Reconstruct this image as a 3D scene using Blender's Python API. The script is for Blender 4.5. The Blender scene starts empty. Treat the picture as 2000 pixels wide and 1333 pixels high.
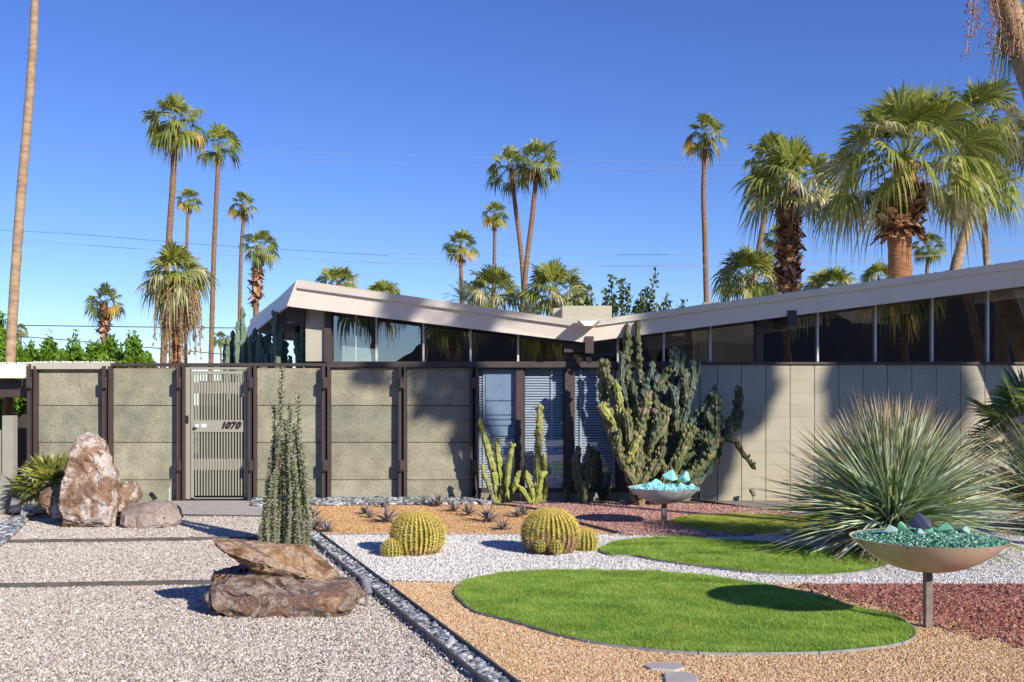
import bpy, bmesh, math, random
import numpy as np
from mathutils import Vector, Matrix, noise
R = math.radians
S = bpy.context.scene
COL = S.collection

# ------------------------------------------------------------------ camera, sky, sun, exposure
F, HOR, EYE = 1944.0, 791.0, 1.6          # focal length and horizon in pixels of the 2000 px wide photograph
cam = bpy.data.objects.new('camera', bpy.data.cameras.new('camera'))
COL.objects.link(cam)
cam.location = (0, 0, EYE); cam.rotation_euler = (R(90), 0, 0)
cam.data.sensor_width = 36; cam.data.lens = 36*F/2000
cam.data.shift_y = (HOR-666.5)/2000
cam.data.clip_start = .1; cam.data.clip_end = 6000
S.camera = cam
SUN_EL = R(25.0)
az = Vector((.64, -.77)).normalized()
SD = Vector((az.x*math.cos(SUN_EL), az.y*math.cos(SUN_EL), math.sin(SUN_EL)))   # towards the sun
w = bpy.data.worlds.new('World'); S.world = w; w.use_nodes = True
nt = w.node_tree; bg = nt.nodes['Background']
sky = nt.nodes.new('ShaderNodeTexSky'); sky.sky_type = 'NISHITA'; sky.sun_disc = False
sky.sun_elevation = SUN_EL; sky.sun_rotation = math.atan2(SD.x, SD.y)
sky.altitude = 700; sky.air_density = 1.0; sky.dust_density = 0.0; sky.ozone_density = 5.0
hs = nt.nodes.new('ShaderNodeHueSaturation'); hs.inputs['Saturation'].default_value = 1.14; hs.inputs['Hue'].default_value = .520
nt.links.new(sky.outputs[0], hs.inputs['Color']); nt.links.new(hs.outputs[0], bg.inputs[0]); bg.inputs[1].default_value = .132
sl = bpy.data.lights.new('sun', 'SUN'); sl.energy = 5.0; sl.angle = R(.5); sl.color = (1, .91, .78)
so = bpy.data.objects.new('sun', sl); COL.objects.link(so)
so.rotation_euler = (-SD).to_track_quat('-Z', 'Y').to_euler()
S.view_settings.view_transform = 'Standard'; S.view_settings.look = 'None'
S.view_settings.gamma = 1; S.view_settings.exposure = .27
S.cycles.max_bounces = 8; S.cycles.transparent_max_bounces = 12
S.cycles.caustics_reflective = False; S.cycles.caustics_refractive = False

def G(px, py, z=0.0):
    d = F*(EYE-z)/(py-HOR)
    return Vector(((px-1000)*d/F, d, z))
def P(px, py, d):
    return Vector(((px-1000)*d/F, d, EYE+(HOR-py)*d/F))

# ------------------------------------------------------------------ materials
MATS = {}
def new_mat(name):
    m = bpy.data.materials.new(name); m.use_nodes = True
    MATS[name] = m
    return m, m.node_tree, m.node_tree.nodes['Principled BSDF']
def ramp(nt, stops, interp='LINEAR'):
    r = nt.nodes.new('ShaderNodeValToRGB'); cr = r.color_ramp; cr.interpolation = interp
    while len(cr.elements) < len(stops): cr.elements.new(.5)
    for e, (p, c) in zip(cr.elements, stops):
        e.position = p; e.color = (*c, 1)
    return r
def mat(name, c1, c2=None, scale=6, rough=.7, bump=0, bscale=60, metallic=0, spec=None, stretch=None, p=(.35, .65), trans=0, detail=5):
    m, nt, b = new_mat(name)
    co = nt.nodes.new('ShaderNodeTexCoord'); src = co.outputs['Object']
    if stretch:
        mp = nt.nodes.new('ShaderNodeMapping'); mp.inputs['Scale'].default_value = stretch
        nt.links.new(src, mp.inputs[0]); src = mp.outputs[0]
    c2 = c2 or tuple(x*.85 for x in c1)
    n = nt.nodes.new('ShaderNodeTexNoise'); n.inputs['Scale'].default_value = scale; n.inputs['Detail'].default_value = detail
    nt.links.new(src, n.inputs['Vector'])
    r = ramp(nt, [(p[0], c1), (p[1], c2)])
    nt.links.new(n.outputs['Fac'], r.inputs[0]); nt.links.new(r.outputs[0], b.inputs['Base Color'])
    b.inputs['Roughness'].default_value = rough; b.inputs['Metallic'].default_value = metallic
    if spec is not None: b.inputs['Specular IOR Level'].default_value = spec
    if bump:
        n2 = nt.nodes.new('ShaderNodeTexNoise'); n2.inputs['Scale'].default_value = bscale; n2.inputs['Detail'].default_value = 6
        nt.links.new(src, n2.inputs['Vector'])
        bp = nt.nodes.new('ShaderNodeBump'); bp.inputs['Strength'].default_value = bump; bp.inputs['Distance'].default_value = .01
        nt.links.new(n2.outputs['Fac'], bp.inputs['Height']); nt.links.new(bp.outputs[0], b.inputs['Normal'])
    if trans:
        t = nt.nodes.new('ShaderNodeBsdfTranslucent'); nt.links.new(r.outputs[0], t.inputs[0])
        mx = nt.nodes.new('ShaderNodeMixShader'); mx.inputs[0].default_value = trans
        nt.links.new(b.outputs[0], mx.inputs[1]); nt.links.new(t.outputs[0], mx.inputs[2])
        nt.links.new(mx.outputs[0], nt.nodes['Material Output'].inputs[0])
    return m
def island_mat(name, stops, rough=.8, trans=0, spec=.3):
    """colour differs from stone to stone / leaf to leaf"""
    m, nt, b = new_mat(name)
    g = nt.nodes.new('ShaderNodeNewGeometry'); r = ramp(nt, stops)
    nt.links.new(g.outputs['Random Per Island'], r.inputs[0])
    nt.links.new(r.outputs[0], b.inputs['Base Color'])
    b.inputs['Roughness'].default_value = rough; b.inputs['Specular IOR Level'].default_value = spec
    if trans:
        t = nt.nodes.new('ShaderNodeBsdfTranslucent'); nt.links.new(r.outputs[0], t.inputs[0])
        mx = nt.nodes.new('ShaderNodeMixShader'); mx.inputs[0].default_value = trans
        nt.links.new(b.outputs[0], mx.inputs[1]); nt.links.new(t.outputs[0], mx.inputs[2])
        nt.links.new(mx.outputs[0], nt.nodes['Material Output'].inputs[0])
    return m
def patchy(m, amount=.55):
    """dry and lush patches over the leaf to leaf colour"""
    nt = m.node_tree; r = [n for n in nt.nodes if n.type == 'VALTORGB'][0]
    co = nt.nodes.new('ShaderNodeTexCoord'); n = nt.nodes.new('ShaderNodeTexNoise'); n.inputs['Scale'].default_value = 3.2; n.inputs['Detail'].default_value = 6; n.inputs['Roughness'].default_value = .65
    nt.links.new(co.outputs['Object'], n.inputs['Vector'])
    r2 = ramp(nt, [(.32, (.62, .80, .75)), (.5, (1, 1, 1)), (.70, (1.35, 1.12, 1.25))]); nt.links.new(n.outputs[0], r2.inputs[0])
    mx = nt.nodes.new('ShaderNodeMix'); mx.data_type = 'RGBA'; mx.blend_type = 'MULTIPLY'; mx.inputs[0].default_value = 1
    outs = [l.to_socket for l in r.outputs[0].links]
    nt.links.new(r.outputs[0], mx.inputs['A']); nt.links.new(r2.outputs[0], mx.inputs['B'])
    for o in outs: nt.links.new(mx.outputs['Result'], o)
def gravel_mat(name, stops, size, bump=.9, rand=1.0):
    m, nt, b = new_mat(name)
    co = nt.nodes.new('ShaderNodeTexCoord')
    v = nt.nodes.new('ShaderNodeTexVoronoi'); v.inputs['Scale'].default_value = 1/size; v.inputs['Randomness'].default_value = rand
    nt.links.new(co.outputs['Object'], v.inputs['Vector'])
    s = nt.nodes.new('ShaderNodeSeparateColor'); nt.links.new(v.outputs['Color'], s.inputs[0])
    r = ramp(nt, stops); nt.links.new(s.outputs[0], r.inputs[0])
    n = nt.nodes.new('ShaderNodeTexNoise'); n.inputs['Scale'].default_value = 1.3; n.inputs['Detail'].default_value = 4
    nt.links.new(co.outputs['Object'], n.inputs['Vector'])
    r2 = ramp(nt, [(.3, (.82, .8, .78)), (.7, (1.0, 1.0, 1.0))]); nt.links.new(n.outputs[0], r2.inputs[0])
    mx = nt.nodes.new('ShaderNodeMix'); mx.data_type = 'RGBA'; mx.blend_type = 'MULTIPLY'; mx.inputs[0].default_value = 1
    nt.links.new(r.outputs[0], mx.inputs['A']); nt.links.new(r2.outputs[0], mx.inputs['B'])
    nt.links.new(mx.outputs['Result'], b.inputs['Base Color'])
    b.inputs['Roughness'].default_value = .9; b.inputs['Specular IOR Level'].default_value = .2
    bp = nt.nodes.new('ShaderNodeBump'); bp.invert = True; bp.inputs['Strength'].default_value = bump; bp.inputs['Distance'].default_value = size*.6
    nt.links.new(v.outputs['Distance'], bp.inputs['Height']); nt.links.new(bp.outputs[0], b.inputs['Normal'])
    return m

PAL = {
 'left':  [(0, (.13, .11, .10)), (.16, (.30, .25, .21)), (.4, (.46, .41, .365)), (.68, (.59, .53, .475)), (.88, (.78, .735, .68)), (1, (.36, .25, .18))],
 'white': [(0, (.28, .26, .25)), (.2, (.52, .50, .48)), (.6, (.68, .66, .63)), (1, (.80, .79, .77))],
 'tan':   [(0, (.28, .17, .09)), (.25, (.52, .33, .17)), (.6, (.66, .45, .25)), (.9, (.74, .56, .36)), (1, (.60, .55, .48))],
 'tanfar':[(0, (.36, .20, .09)), (.3, (.55, .33, .15)), (.7, (.66, .42, .20)), (1, (.70, .50, .30))],
 'red':   [(0, (.12, .045, .035)), (.3, (.27, .10, .08)), (.7, (.38, .16, .12)), (1, (.44, .25, .20))],
 'redfar':[(0, (.22, .10, .08)), (.3, (.38, .19, .15)), (.7, (.50, .28, .23)), (1, (.58, .42, .36))],
 'grey':  [(0, (.22, .20, .18)), (.5, (.38, .35, .31)), (1, (.52, .49, .44))],
 'pebble':[(0, (.05, .055, .06)), (.35, (.18, .195, .21)), (.75, (.38, .40, .42)), (1, (.62, .63, .64))],
}
for k, sz in (('left', .014), ('white', .014), ('tan', .011), ('tanfar', .012), ('red', .022), ('redfar', .022), ('grey', .018), ('pebble', .045)):
    gravel_mat('ground_'+k, PAL[k], sz)
    island_mat('stone_'+k, PAL[k], rough=.85 if k != 'pebble' else .45)
mat('sand', (.36, .30, .23), (.28, .23, .18), 3, .9, .4, 80)
mat('concrete', (.55, .50, .45), (.45, .41, .37), 5, .85, .3, 90)
mat('steel', (.13, .12, .115), (.08, .075, .07), 9, .6, .1)
mat('edging_light', (.34, .34, .33), (.22, .22, .22), 9, .5, .1)
mat('panel', (.335, .325, .245), (.245, .238, .18), 3.5, .95, 1.0, 42)
mat('panel_pale', (.38, .365, .275), (.275, .265, .20), 3.5, .95, 1.0, 42)
def pits(name):
    m = MATS[name]; nt = m.node_tree; b = nt.nodes['Principled BSDF']; src = b.inputs['Base Color'].links[0].from_socket
    co = nt.nodes.new('ShaderNodeTexCoord'); mp = nt.nodes.new('ShaderNodeMapping'); mp.inputs['Scale'].default_value = (1, 1, 1.6); nt.links.new(co.outputs['Object'], mp.inputs[0])
    n = nt.nodes.new('ShaderNodeTexNoise'); n.inputs['Scale'].default_value = 27; n.inputs['Detail'].default_value = 3; nt.links.new(mp.outputs[0], n.inputs['Vector'])
    r = ramp(nt, [(.27, (.35, .34, .33)), (.37, (.86, .86, .86)), (.5, (1, 1, 1)), (.72, (1.12, 1.12, 1.1))]); nt.links.new(n.outputs[0], r.inputs[0])
    n2 = nt.nodes.new('ShaderNodeTexNoise'); n2.inputs['Scale'].default_value = 1.1; n2.inputs['Detail'].default_value = 7; nt.links.new(co.outputs['Object'], n2.inputs['Vector'])
    r2 = ramp(nt, [(.35, (.86, .88, .88)), (.6, (1.06, 1.04, 1.0))]); nt.links.new(n2.outputs[0], r2.inputs[0])
    for rr_ in (r, r2):
        mx = nt.nodes.new('ShaderNodeMix'); mx.data_type = 'RGBA'; mx.blend_type = 'MULTIPLY'; mx.inputs[0].default_value = 1
        nt.links.new(src, mx.inputs['A']); nt.links.new(rr_.outputs[0], mx.inputs['B']); src = mx.outputs['Result']
    nt.links.new(src, b.inputs['Base Color'])
pits('panel'); pits('panel_pale')
mat('brown', (.070, .050, .047), (.056, .04, .038), 5, .55, .15)
mat('beige', (.50, .465, .375), (.46, .43, .345), 3, .6, .1)
mat('cream', (.86, .79, .70), (.80, .735, .65), 2.2, .55, .08, 30)
mat('grout', (.075, .07, .055), None, 5, .9)
mat('gate', (.36, .35, .285), (.33, .32, .26), 4, .45)
mat('black', (.02, .02, .022), None, 5, .5)
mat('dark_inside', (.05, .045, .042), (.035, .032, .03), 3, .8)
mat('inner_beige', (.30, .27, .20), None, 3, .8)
mat('blind', (.85, .88, .92), (.80, .84, .88), 4, .45)
mat('white_metal', (.75, .75, .75), None, 4, .4)
mat('roof_gravel', (.80, .78, .74), (.6, .58, .55), 30, .9, 1, 60)
mat('sheet_paper', (.50, .60, .72), (.42, .52, .66), 5, .7)
mat('print', (.12, .14, .18), None, 5, .7)
def block_mat():
    m, nt, b = new_mat('block')
    co = nt.nodes.new('ShaderNodeTexCoord'); sp = nt.nodes.new('ShaderNodeSeparateXYZ'); nt.links.new(co.outputs['Object'], sp.inputs[0])
    mm = nt.nodes.new('ShaderNodeMath'); mm.operation = 'MULTIPLY'; mm.inputs[1].default_value = 1/.2; nt.links.new(sp.outputs['Z'], mm.inputs[0])
    fr = nt.nodes.new('ShaderNodeMath'); fr.operation = 'FRACT'; nt.links.new(mm.outputs[0], fr.inputs[0])
    rj = ramp(nt, [(0, (0, 0, 0)), (.045, (1, 1, 1))]); nt.links.new(fr.outputs[0], rj.inputs[0])
    n = nt.nodes.new('ShaderNodeTexNoise'); n.inputs['Scale'].default_value = 2.5; n.inputs['Detail'].default_value = 8; nt.links.new(co.outputs['Object'], n.inputs['Vector'])
    r = ramp(nt, [(.3, (.46, .425, .32)), (.7, (.40, .37, .275))]); nt.links.new(n.outputs[0], r.inputs[0])
    sn = nt.nodes.new('ShaderNodeVectorMath'); sn.operation = 'SNAP'; sn.inputs[1].default_value = (.4055, 5, .2); nt.links.new(co.outputs['Object'], sn.inputs[0])
    wn = nt.nodes.new('ShaderNodeTexWhiteNoise'); nt.links.new(sn.outputs[0], wn.inputs['Vector'])
    rv = ramp(nt, [(0, (.95, .95, .945)), (1, (1, 1, 1))]); nt.links.new(wn.outputs['Value'], rv.inputs[0])
    mv = nt.nodes.new('ShaderNodeMix'); mv.data_type = 'RGBA'; mv.blend_type = 'MULTIPLY'; mv.inputs[0].default_value = 1
    nt.links.new(r.outputs[0], mv.inputs['A']); nt.links.new(rv.outputs[0], mv.inputs['B'])
    mx = nt.nodes.new('ShaderNodeMix'); mx.data_type = 'RGBA'; mx.blend_type = 'MULTIPLY'; mx.inputs[0].default_value = .15
    nt.links.new(mv.outputs['Result'], mx.inputs['A']); nt.links.new(rj.outputs[0], mx.inputs['B']); nt.links.new(mx.outputs['Result'], b.inputs['Base Color'])
    n2 = nt.nodes.new('ShaderNodeTexNoise'); n2.inputs['Scale'].default_value = 60; nt.links.new(co.outputs['Object'], n2.inputs['Vector'])
    ad = nt.nodes.new('ShaderNodeMath'); ad.operation = 'MULTIPLY_ADD'; ad.inputs[1].default_value = .25; nt.links.new(n2.outputs[0], ad.inputs[0]); nt.links.new(rj.outputs[0], ad.inputs[2])
    bp = nt.nodes.new('ShaderNodeBump'); bp.inputs['Strength'].default_value = .5; bp.inputs['Distance'].default_value = .004
    nt.links.new(ad.outputs[0], bp.inputs['Height']); nt.links.new(bp.outputs[0], b.inputs['Normal'])
    b.inputs['Roughness'].default_value = .75
block_mat()
def window_glass(name, tint, refl):
    m, nt, b = new_mat(name); nt.nodes.remove(b)
    t = nt.nodes.new('ShaderNodeBsdfTransparent'); t.inputs[0].default_value = (*tint, 1)
    g = nt.nodes.new('ShaderNodeBsdfGlossy'); g.inputs['Roughness'].default_value = .01; g.inputs[0].default_value = (.95, .97, 1, 1)
    n = nt.nodes.new('ShaderNodeTexNoise'); n.inputs['Scale'].default_value = 1.6
    bp = nt.nodes.new('ShaderNodeBump'); bp.inputs['Strength'].default_value = .05; bp.inputs['Distance'].default_value = .02
    co = nt.nodes.new('ShaderNodeTexCoord'); nt.links.new(co.outputs['Object'], n.inputs['Vector'])
    nt.links.new(n.outputs[0], bp.inputs['Height']); nt.links.new(bp.outputs[0], g.inputs['Normal'])
    mx = nt.nodes.new('ShaderNodeMixShader'); mx.inputs[0].default_value = refl
    nt.links.new(t.outputs[0], mx.inputs[1]); nt.links.new(g.outputs[0], mx.inputs[2])
    nt.links.new(mx.outputs[0], nt.nodes['Material Output'].inputs[0])
window_glass('glass_dark', (.62, .58, .52), .24)
window_glass('glass_clear', (.90, .94, .98), .14)
def chunk_mat(name, col, tr=.55, rough=.12):
    m, nt, b = new_mat(name)
    b.inputs['Base Color'].default_value = (*col, 1); b.inputs['Roughness'].default_value = rough
    b.inputs['Transmission Weight'].default_value = tr; b.inputs['IOR'].default_value = 1.45
chunk_mat('glass_aqua', (.34, .80, .76), .12, .22); chunk_mat('glass_green', (.20, .62, .40), .35); chunk_mat('glass_sea', (.50, .76, .68), .35); chunk_mat('glass_violet', (.10, .10, .17), .2, .3)
island_mat('glass_bits', [(0, (.015, .07, .035)), (.45, (.07, .26, .14)), (.75, (.22, .46, .32)), (1, (.70, .82, .74))], rough=.15, spec=.6)
island_mat('glass_bits_aqua', [(0, (.10, .45, .48)), (.5, (.30, .72, .74)), (1, (.65, .88, .88))], rough=.15, spec=.6)
# vegetation
def leafset(base, trans=.25):
    island_mat(base[0], base[1], rough=.5, trans=trans, spec=.35)
leafset(('palm_green', [(0, (0.146, 0.187, 0.034)), (.5, (0.255, 0.293, 0.054)), (1, (0.423, 0.418, 0.093))]))
leafset(('palm_dark', [(0, (0.069, 0.118, 0.033)), (.6, (0.129, 0.197, 0.053)), (1, (0.207, 0.268, 0.075))]))
leafset(('palm_pale', [(0, (0.214, 0.234, 0.086)), (.5, (0.393, 0.395, 0.171)), (1, (0.643, 0.584, 0.342))]))
leafset(('palm_yellow', [(0, (.38, .26, .03)), (.5, (.55, .38, .06)), (1, (.62, .46, .14))]))
leafset(('palm_dead', [(0, (.20, .12, .055)), (.6, (.40, .27, .14)), (1, (.52, .40, .24))]))
leafset(('palm_feather', [(0, (.09, .13, .07)), (1, (.2, .25, .15))]))
leafset(('hedge_leaf', [(0, (.075, .16, .012)), (.5, (.13, .26, .02)), (1, (.22, .37, .035))]))
leafset(('dark_leaf', [(0, (.025, .055, .014)), (.6, (.05, .10, .022)), (1, (.10, .17, .035))]))
leafset(('grass_blade', [(0, (0.184, 0.333, 0.043)), (.5, (0.307, 0.499, 0.069)), (.92, (0.467, 0.664, 0.130)), (1, (0.885, 0.753, 0.346))]), .35)
leafset(('grass_blade_pale', [(0, (0.279, 0.347, 0.040)), (.5, (0.443, 0.522, 0.070)), (.9, (0.606, 0.637, 0.119)), (1, (0.979, 0.734, 0.317))]), .35)
leafset(('sotol_leaf', [(0, (0.249, 0.336, 0.211)), (.5, (0.437, 0.545, 0.381)), (1, (0.747, 0.840, 0.625))]), .12)
leafset(('sotol_green', [(0, (0.130, 0.207, 0.055)), (.6, (0.259, 0.343, 0.102)), (1, (0.500, 0.523, 0.203))]), .15)
leafset(('sotol_tip', [(0, (0.323, 0.224, 0.108)), (1, (0.522, 0.426, 0.264))]), .1)
leafset(('sotol_dead', [(0, (.16, .11, .06)), (.5, (.30, .22, .12)), (1, (.42, .34, .2))]), .05)
patchy(MATS['grass_blade']); patchy(MATS['grass_blade_pale'])
leafset(('dyckia_leaf', [(0, (0.156, 0.130, 0.126)), (1, (0.406, 0.356, 0.336))]), 0)
mat('trunk', (.30, .175, .095), (.16, .09, .05), 5, .9, 1, 25, stretch=(1, 1, 5))
mat('trunk_warm', (.42, .20, .085), (.20, .09, .04), 5, .9, 1, 25, stretch=(1, 1, 6))
mat('trunk_pale', (.44, .31, .19), (.27, .18, .11), 4, .9, .7, 20, stretch=(1, 1, 3))
island_mat('boots', [(0, (.14, .06, .03)), (.6, (.36, .18, .09)), (1, (.54, .34, .20))], .9)
mat('cactus_yellow', (.16, .22, .03), (.42, .42, .10), 16, .6, .4, 60)
mat('cactus_olive', (.06, .085, .025), (.18, .195, .06), 16, .65, .5, 60)
mat('cactus_blue', (.09, .135, .105), (.055, .085, .055), 8, .65, .5, 50)
mat('cactus_sage', (.19, .26, .17), (.12, .17, .11), 10, .65, .5, 50)
mat('cactus_dark', (.045, .07, .03), (.10, .115, .045), 10, .7, .5, 50)
mat('cactus_scar', (.24, .15, .11), (.36, .28, .2), 20, .85, .7, 60)
mat('cactus_woody', (.46, .36, .24), (.30, .21, .13), 9, .85, .6, 40)
mat('barrel_skin', (.075, .115, .012), (.12, .15, .02), 8, .6, .2)
island_mat('barrel_spine', [(0, (.52, .38, .05)), (.5, (.80, .63, .13)), (1, (.92, .82, .36))], .5, .15)
island_mat('barrel_spine_old', [(0, (.26, .15, .08)), (.6, (.46, .30, .15)), (1, (.60, .45, .26))], .7)
mat('barrel_crown', (.62, .46, .13), (.78, .62, .24), 30, .8, 1, 90)
mat('barrel_base', (.26, .15, .085), (.38, .25, .15), 14, .9, 1, 60)
mat('stem_grey', (.14, .13, .09), (.22, .21, .16), 12, .85, .6)
island_mat('stem_leaf', [(0, (.12, .19, .03)), (.55, (.24, .32, .06)), (1, (.42, .46, .16))], .5, .2)
island_mat('stem_thorn', [(0, (.42, .40, .36)), (1, (.75, .73, .68))], .6)
mat('bowl_grey', (.66, .66, .68), (.60, .61, .64), 3, .28, .1, 40, spec=.6)
mat('bowl_sand', (.72, .55, .43), (.62, .47, .36), 3, .25, .1, 40, spec=.5)
mat('post_metal', (.25, .20, .17), (.16, .12, .10), 14, .6, .4)
mat('lamp_beige', (.62, .58, .50), None, 4, .4)
mat('lamp_slate', (.22, .23, .26), (.16, .17, .19), 12, .5)
mat('wire', (.36, .36, .40), None, 3, .5)
mat('wire_dark', (.10, .10, .12), None, 3, .5)
mat('mountain', (.14, .09, .06), (.09, .06, .04), .02, .95)
def rock_mat(name, stops, scale, warp=1.5, cracks=.6):
    m, nt, b = new_mat(name)
    co = nt.nodes.new('ShaderNodeTexCoord')
    n = nt.nodes.new('ShaderNodeTexNoise'); n.inputs['Scale'].default_value = scale; n.inputs['Detail'].default_value = 14; n.inputs['Roughness'].default_value = .70; n.inputs['Distortion'].default_value = warp*.5
    nt.links.new(co.outputs['Object'], n.inputs['Vector'])
    r = ramp(nt, stops); nt.links.new(n.outputs[0], r.inputs[0])
    n3 = nt.nodes.new('ShaderNodeTexNoise'); n3.inputs['Scale'].default_value = scale*9; n3.inputs['Detail'].default_value = 12; n3.inputs['Roughness'].default_value = .7; nt.links.new(co.outputs['Object'], n3.inputs['Vector'])
    r3 = ramp(nt, [(.3, (.5, .47, .45)), (.55, (1, 1, 1))]); nt.links.new(n3.outputs[0], r3.inputs[0])
    mx = nt.nodes.new('ShaderNodeMix'); mx.data_type = 'RGBA'; mx.blend_type = 'MULTIPLY'; mx.inputs[0].default_value = cracks
    nt.links.new(r.outputs[0], mx.inputs['A']); nt.links.new(r3.outputs[0], mx.inputs['B']); nt.links.new(mx.outputs['Result'], b.inputs['Base Color'])
    bp = nt.nodes.new('ShaderNodeBump'); bp.inputs['Strength'].default_value = 1; bp.inputs['Distance'].default_value = .035
    nt.links.new(n3.outputs[0], bp.inputs['Height']); nt.links.new(bp.outputs[0], b.inputs['Normal'])
    b.inputs['Roughness'].default_value = .85; b.inputs['Specular IOR Level'].default_value = .25
rock_mat('rock_tall', [(.36, (.14, .075, .045)), (.43, (.31, .195, .13)), (.495, (.41, .275, .195)), (.525, (.62, .50, .42)), (.56, (.72, .68, .66)), (.60, (.46, .37, .32)), (.66, (.31, .20, .13))], 3.1, .7)
rock_mat('rock_grey', [(.32, (.28, .20, .165)), (.5, (.42, .34, .29)), (.65, (.52, .45, .40))], 2.2, .8)
rock_mat('rock_slab', [(.36, (.045, .03, .03)), (.42, (.14, .085, .065)), (.475, (.32, .24, .18)), (.51, (.50, .42, .35)), (.55, (.20, .135, .125)), (.60, (.38, .21, .125)), (.67, (.50, .36, .25))], 3.4, 1.2, .9)
rock_mat('rock_tan', [(.36, (.13, .075, .05)), (.43, (.33, .19, .10)), (.49, (.48, .31, .18)), (.535, (.62, .48, .34)), (.58, (.24, .155, .14)), (.66, (.42, .25, .12))], 3.6, 1.3, .85)

# ------------------------------------------------------------------ builders
def obj(name, me, parent=None, m=None):
    o = bpy.data.objects.new(name, me); COL.objects.link(o)
    if parent is not None: o.parent = parent
    if m is not None and me is not None and not me.materials:
        for k in ([m] if isinstance(m, str) else m): me.materials.append(MATS[k])
    return o
def tag(o, label=None, cat=None, group=None, kind=None):
    if label: o['label'] = label
    if cat: o['category'] = cat
    if group: o['group'] = group
    if kind: o['kind'] = kind
    return o
def empty(name, loc, label=None, cat=None, group=None):
    o = bpy.data.objects.new(name, None); COL.objects.link(o); o.location = loc; o.empty_display_size = .2
    tag(o, label, cat, group)
    return o
class MB:
    """collects shapes into one mesh"""
    def __init__(s): s.v = []; s.f = []; s.m = []; s.mi = 0
    def add(s, vs, fs):
        n = len(s.v); s.v.extend([tuple(v) for v in vs]); s.f.extend([tuple(i+n for i in f) for f in fs]); s.m.extend([s.mi]*len(fs))
    def box(s, a, b):
        x0, y0, z0 = (min(a[i], b[i]) for i in range(3)); x1, y1, z1 = (max(a[i], b[i]) for i in range(3))
        s.add([(x0,y0,z0),(x1,y0,z0),(x1,y1,z0),(x0,y1,z0),(x0,y0,z1),(x1,y0,z1),(x1,y1,z1),(x0,y1,z1)],
              [(0,3,2,1),(4,5,6,7),(0,1,5,4),(1,2,6,5),(2,3,7,6),(3,0,4,7)])
    def prism(s, front, back):
        n = len(front)
        s.add(list(front)+list(back), [tuple(range(n)), tuple(range(2*n-1, n-1, -1))]+[(i, i+n, (i+1) % n+n, (i+1) % n) for i in range(n)])
    def tube(s, pts, rad, seg=8, cap=True, rib=0, nr=0, tw=0.0, jit=0, rnd=None):
        pts = [Vector(p) for p in pts]; n = len(pts)
        if not hasattr(rad, '__len__'): rad = [rad]*n
        u = None; vs = []; 
        for i in range(n):
            t = (pts[min(i+1, n-1)]-pts[max(i-1, 0)]).normalized()
            if u is None:
                u = t.orthogonal().normalized()
            else:
                u = (u-t*u.dot(t)).normalized()
            v = t.cross(u)
            for k in range(seg):
                a = 2*math.pi*k/seg
                r = rad[i]
                if nr: r *= 1+rib*math.cos(nr*a+tw*i)
                if jit: r *= 1+jit*rnd.uniform(-1, 1)
                vs.append(pts[i]+u*(math.cos(a)*r)+v*(math.sin(a)*r))
        fs = [(i*seg+k, i*seg+(k+1) % seg, (i+1)*seg+(k+1) % seg, (i+1)*seg+k) for i in range(n-1) for k in range(seg)]
        if cap: fs += [tuple(range(seg-1, -1, -1)), tuple((n-1)*seg+k for k in range(seg))]
        s.add(vs, fs)
    def lathe(s, prof, c=(0, 0, 0), seg=32):
        vs = [(c[0]+r*math.cos(2*math.pi*k/seg), c[1]+r*math.sin(2*math.pi*k/seg), c[2]+z) for r, z in prof for k in range(seg)]
        fs = [(i*seg+k, i*seg+(k+1) % seg, (i+1)*seg+(k+1) % seg, (i+1)*seg+k) for i in range(len(prof)-1) for k in range(seg)]
        s.add(vs, fs)
    def mesh(s, name, smooth=False):
        me = bpy.data.meshes.new(name); me.from_pydata(s.v, [], s.f); me.update()
        me.polygons.foreach_set('material_index', s.m)
        if smooth: me.polygons.foreach_set('use_smooth', [True]*len(me.polygons))
        return me
    def build(s, name, m, parent=None, smooth=False, bevel=0, loc=None):
        """mesh data is stored relative to the parent's place"""
        if parent is not None and loc is None:
            L = parent.location
            pa = parent.parent
            while pa is not None: L = L+pa.location; pa = pa.parent
            s.v = [(a-L.x, b-L.y, c-L.z) for a, b, c in s.v]
        me = s.mesh(name, smooth)
        for k in ([m] if isinstance(m, str) else m): me.materials.append(MATS[k])
        o = obj(name, me, parent)
        if loc is not None: o.location = loc
        if bevel:
            bv = o.modifiers.new('bevel', 'BEVEL'); bv.width = bevel; bv.segments = 2; bv.limit_method = 'ANGLE'
        return o
def npmesh(name, V, Fc, mats, parent=None, midx=None, smooth=False, origin=None):
    V = np.asarray(V, dtype=np.float32); Fc = np.asarray(Fc, dtype=np.int32)
    if origin is not None: V = V-np.asarray(origin, dtype=np.float32)
    me = bpy.data.meshes.new(name); k = Fc.shape[1]
    me.vertices.add(len(V)); me.vertices.foreach_set('co', V.ravel())
    me.loops.add(Fc.size); me.loops.foreach_set('vertex_index', Fc.ravel())
    me.polygons.add(len(Fc)); me.polygons.foreach_set('loop_start', np.arange(0, Fc.size, k, dtype=np.int32))
    for m in ([mats] if isinstance(mats, str) else mats): me.materials.append(MATS[m])
    if midx is not None: me.polygons.foreach_set('material_index', np.asarray(midx, dtype=np.int32))
    me.polygons.foreach_set('use_smooth', np.full(len(Fc), smooth))
    me.update(calc_edges=True)
    return obj(name, me, parent)
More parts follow.
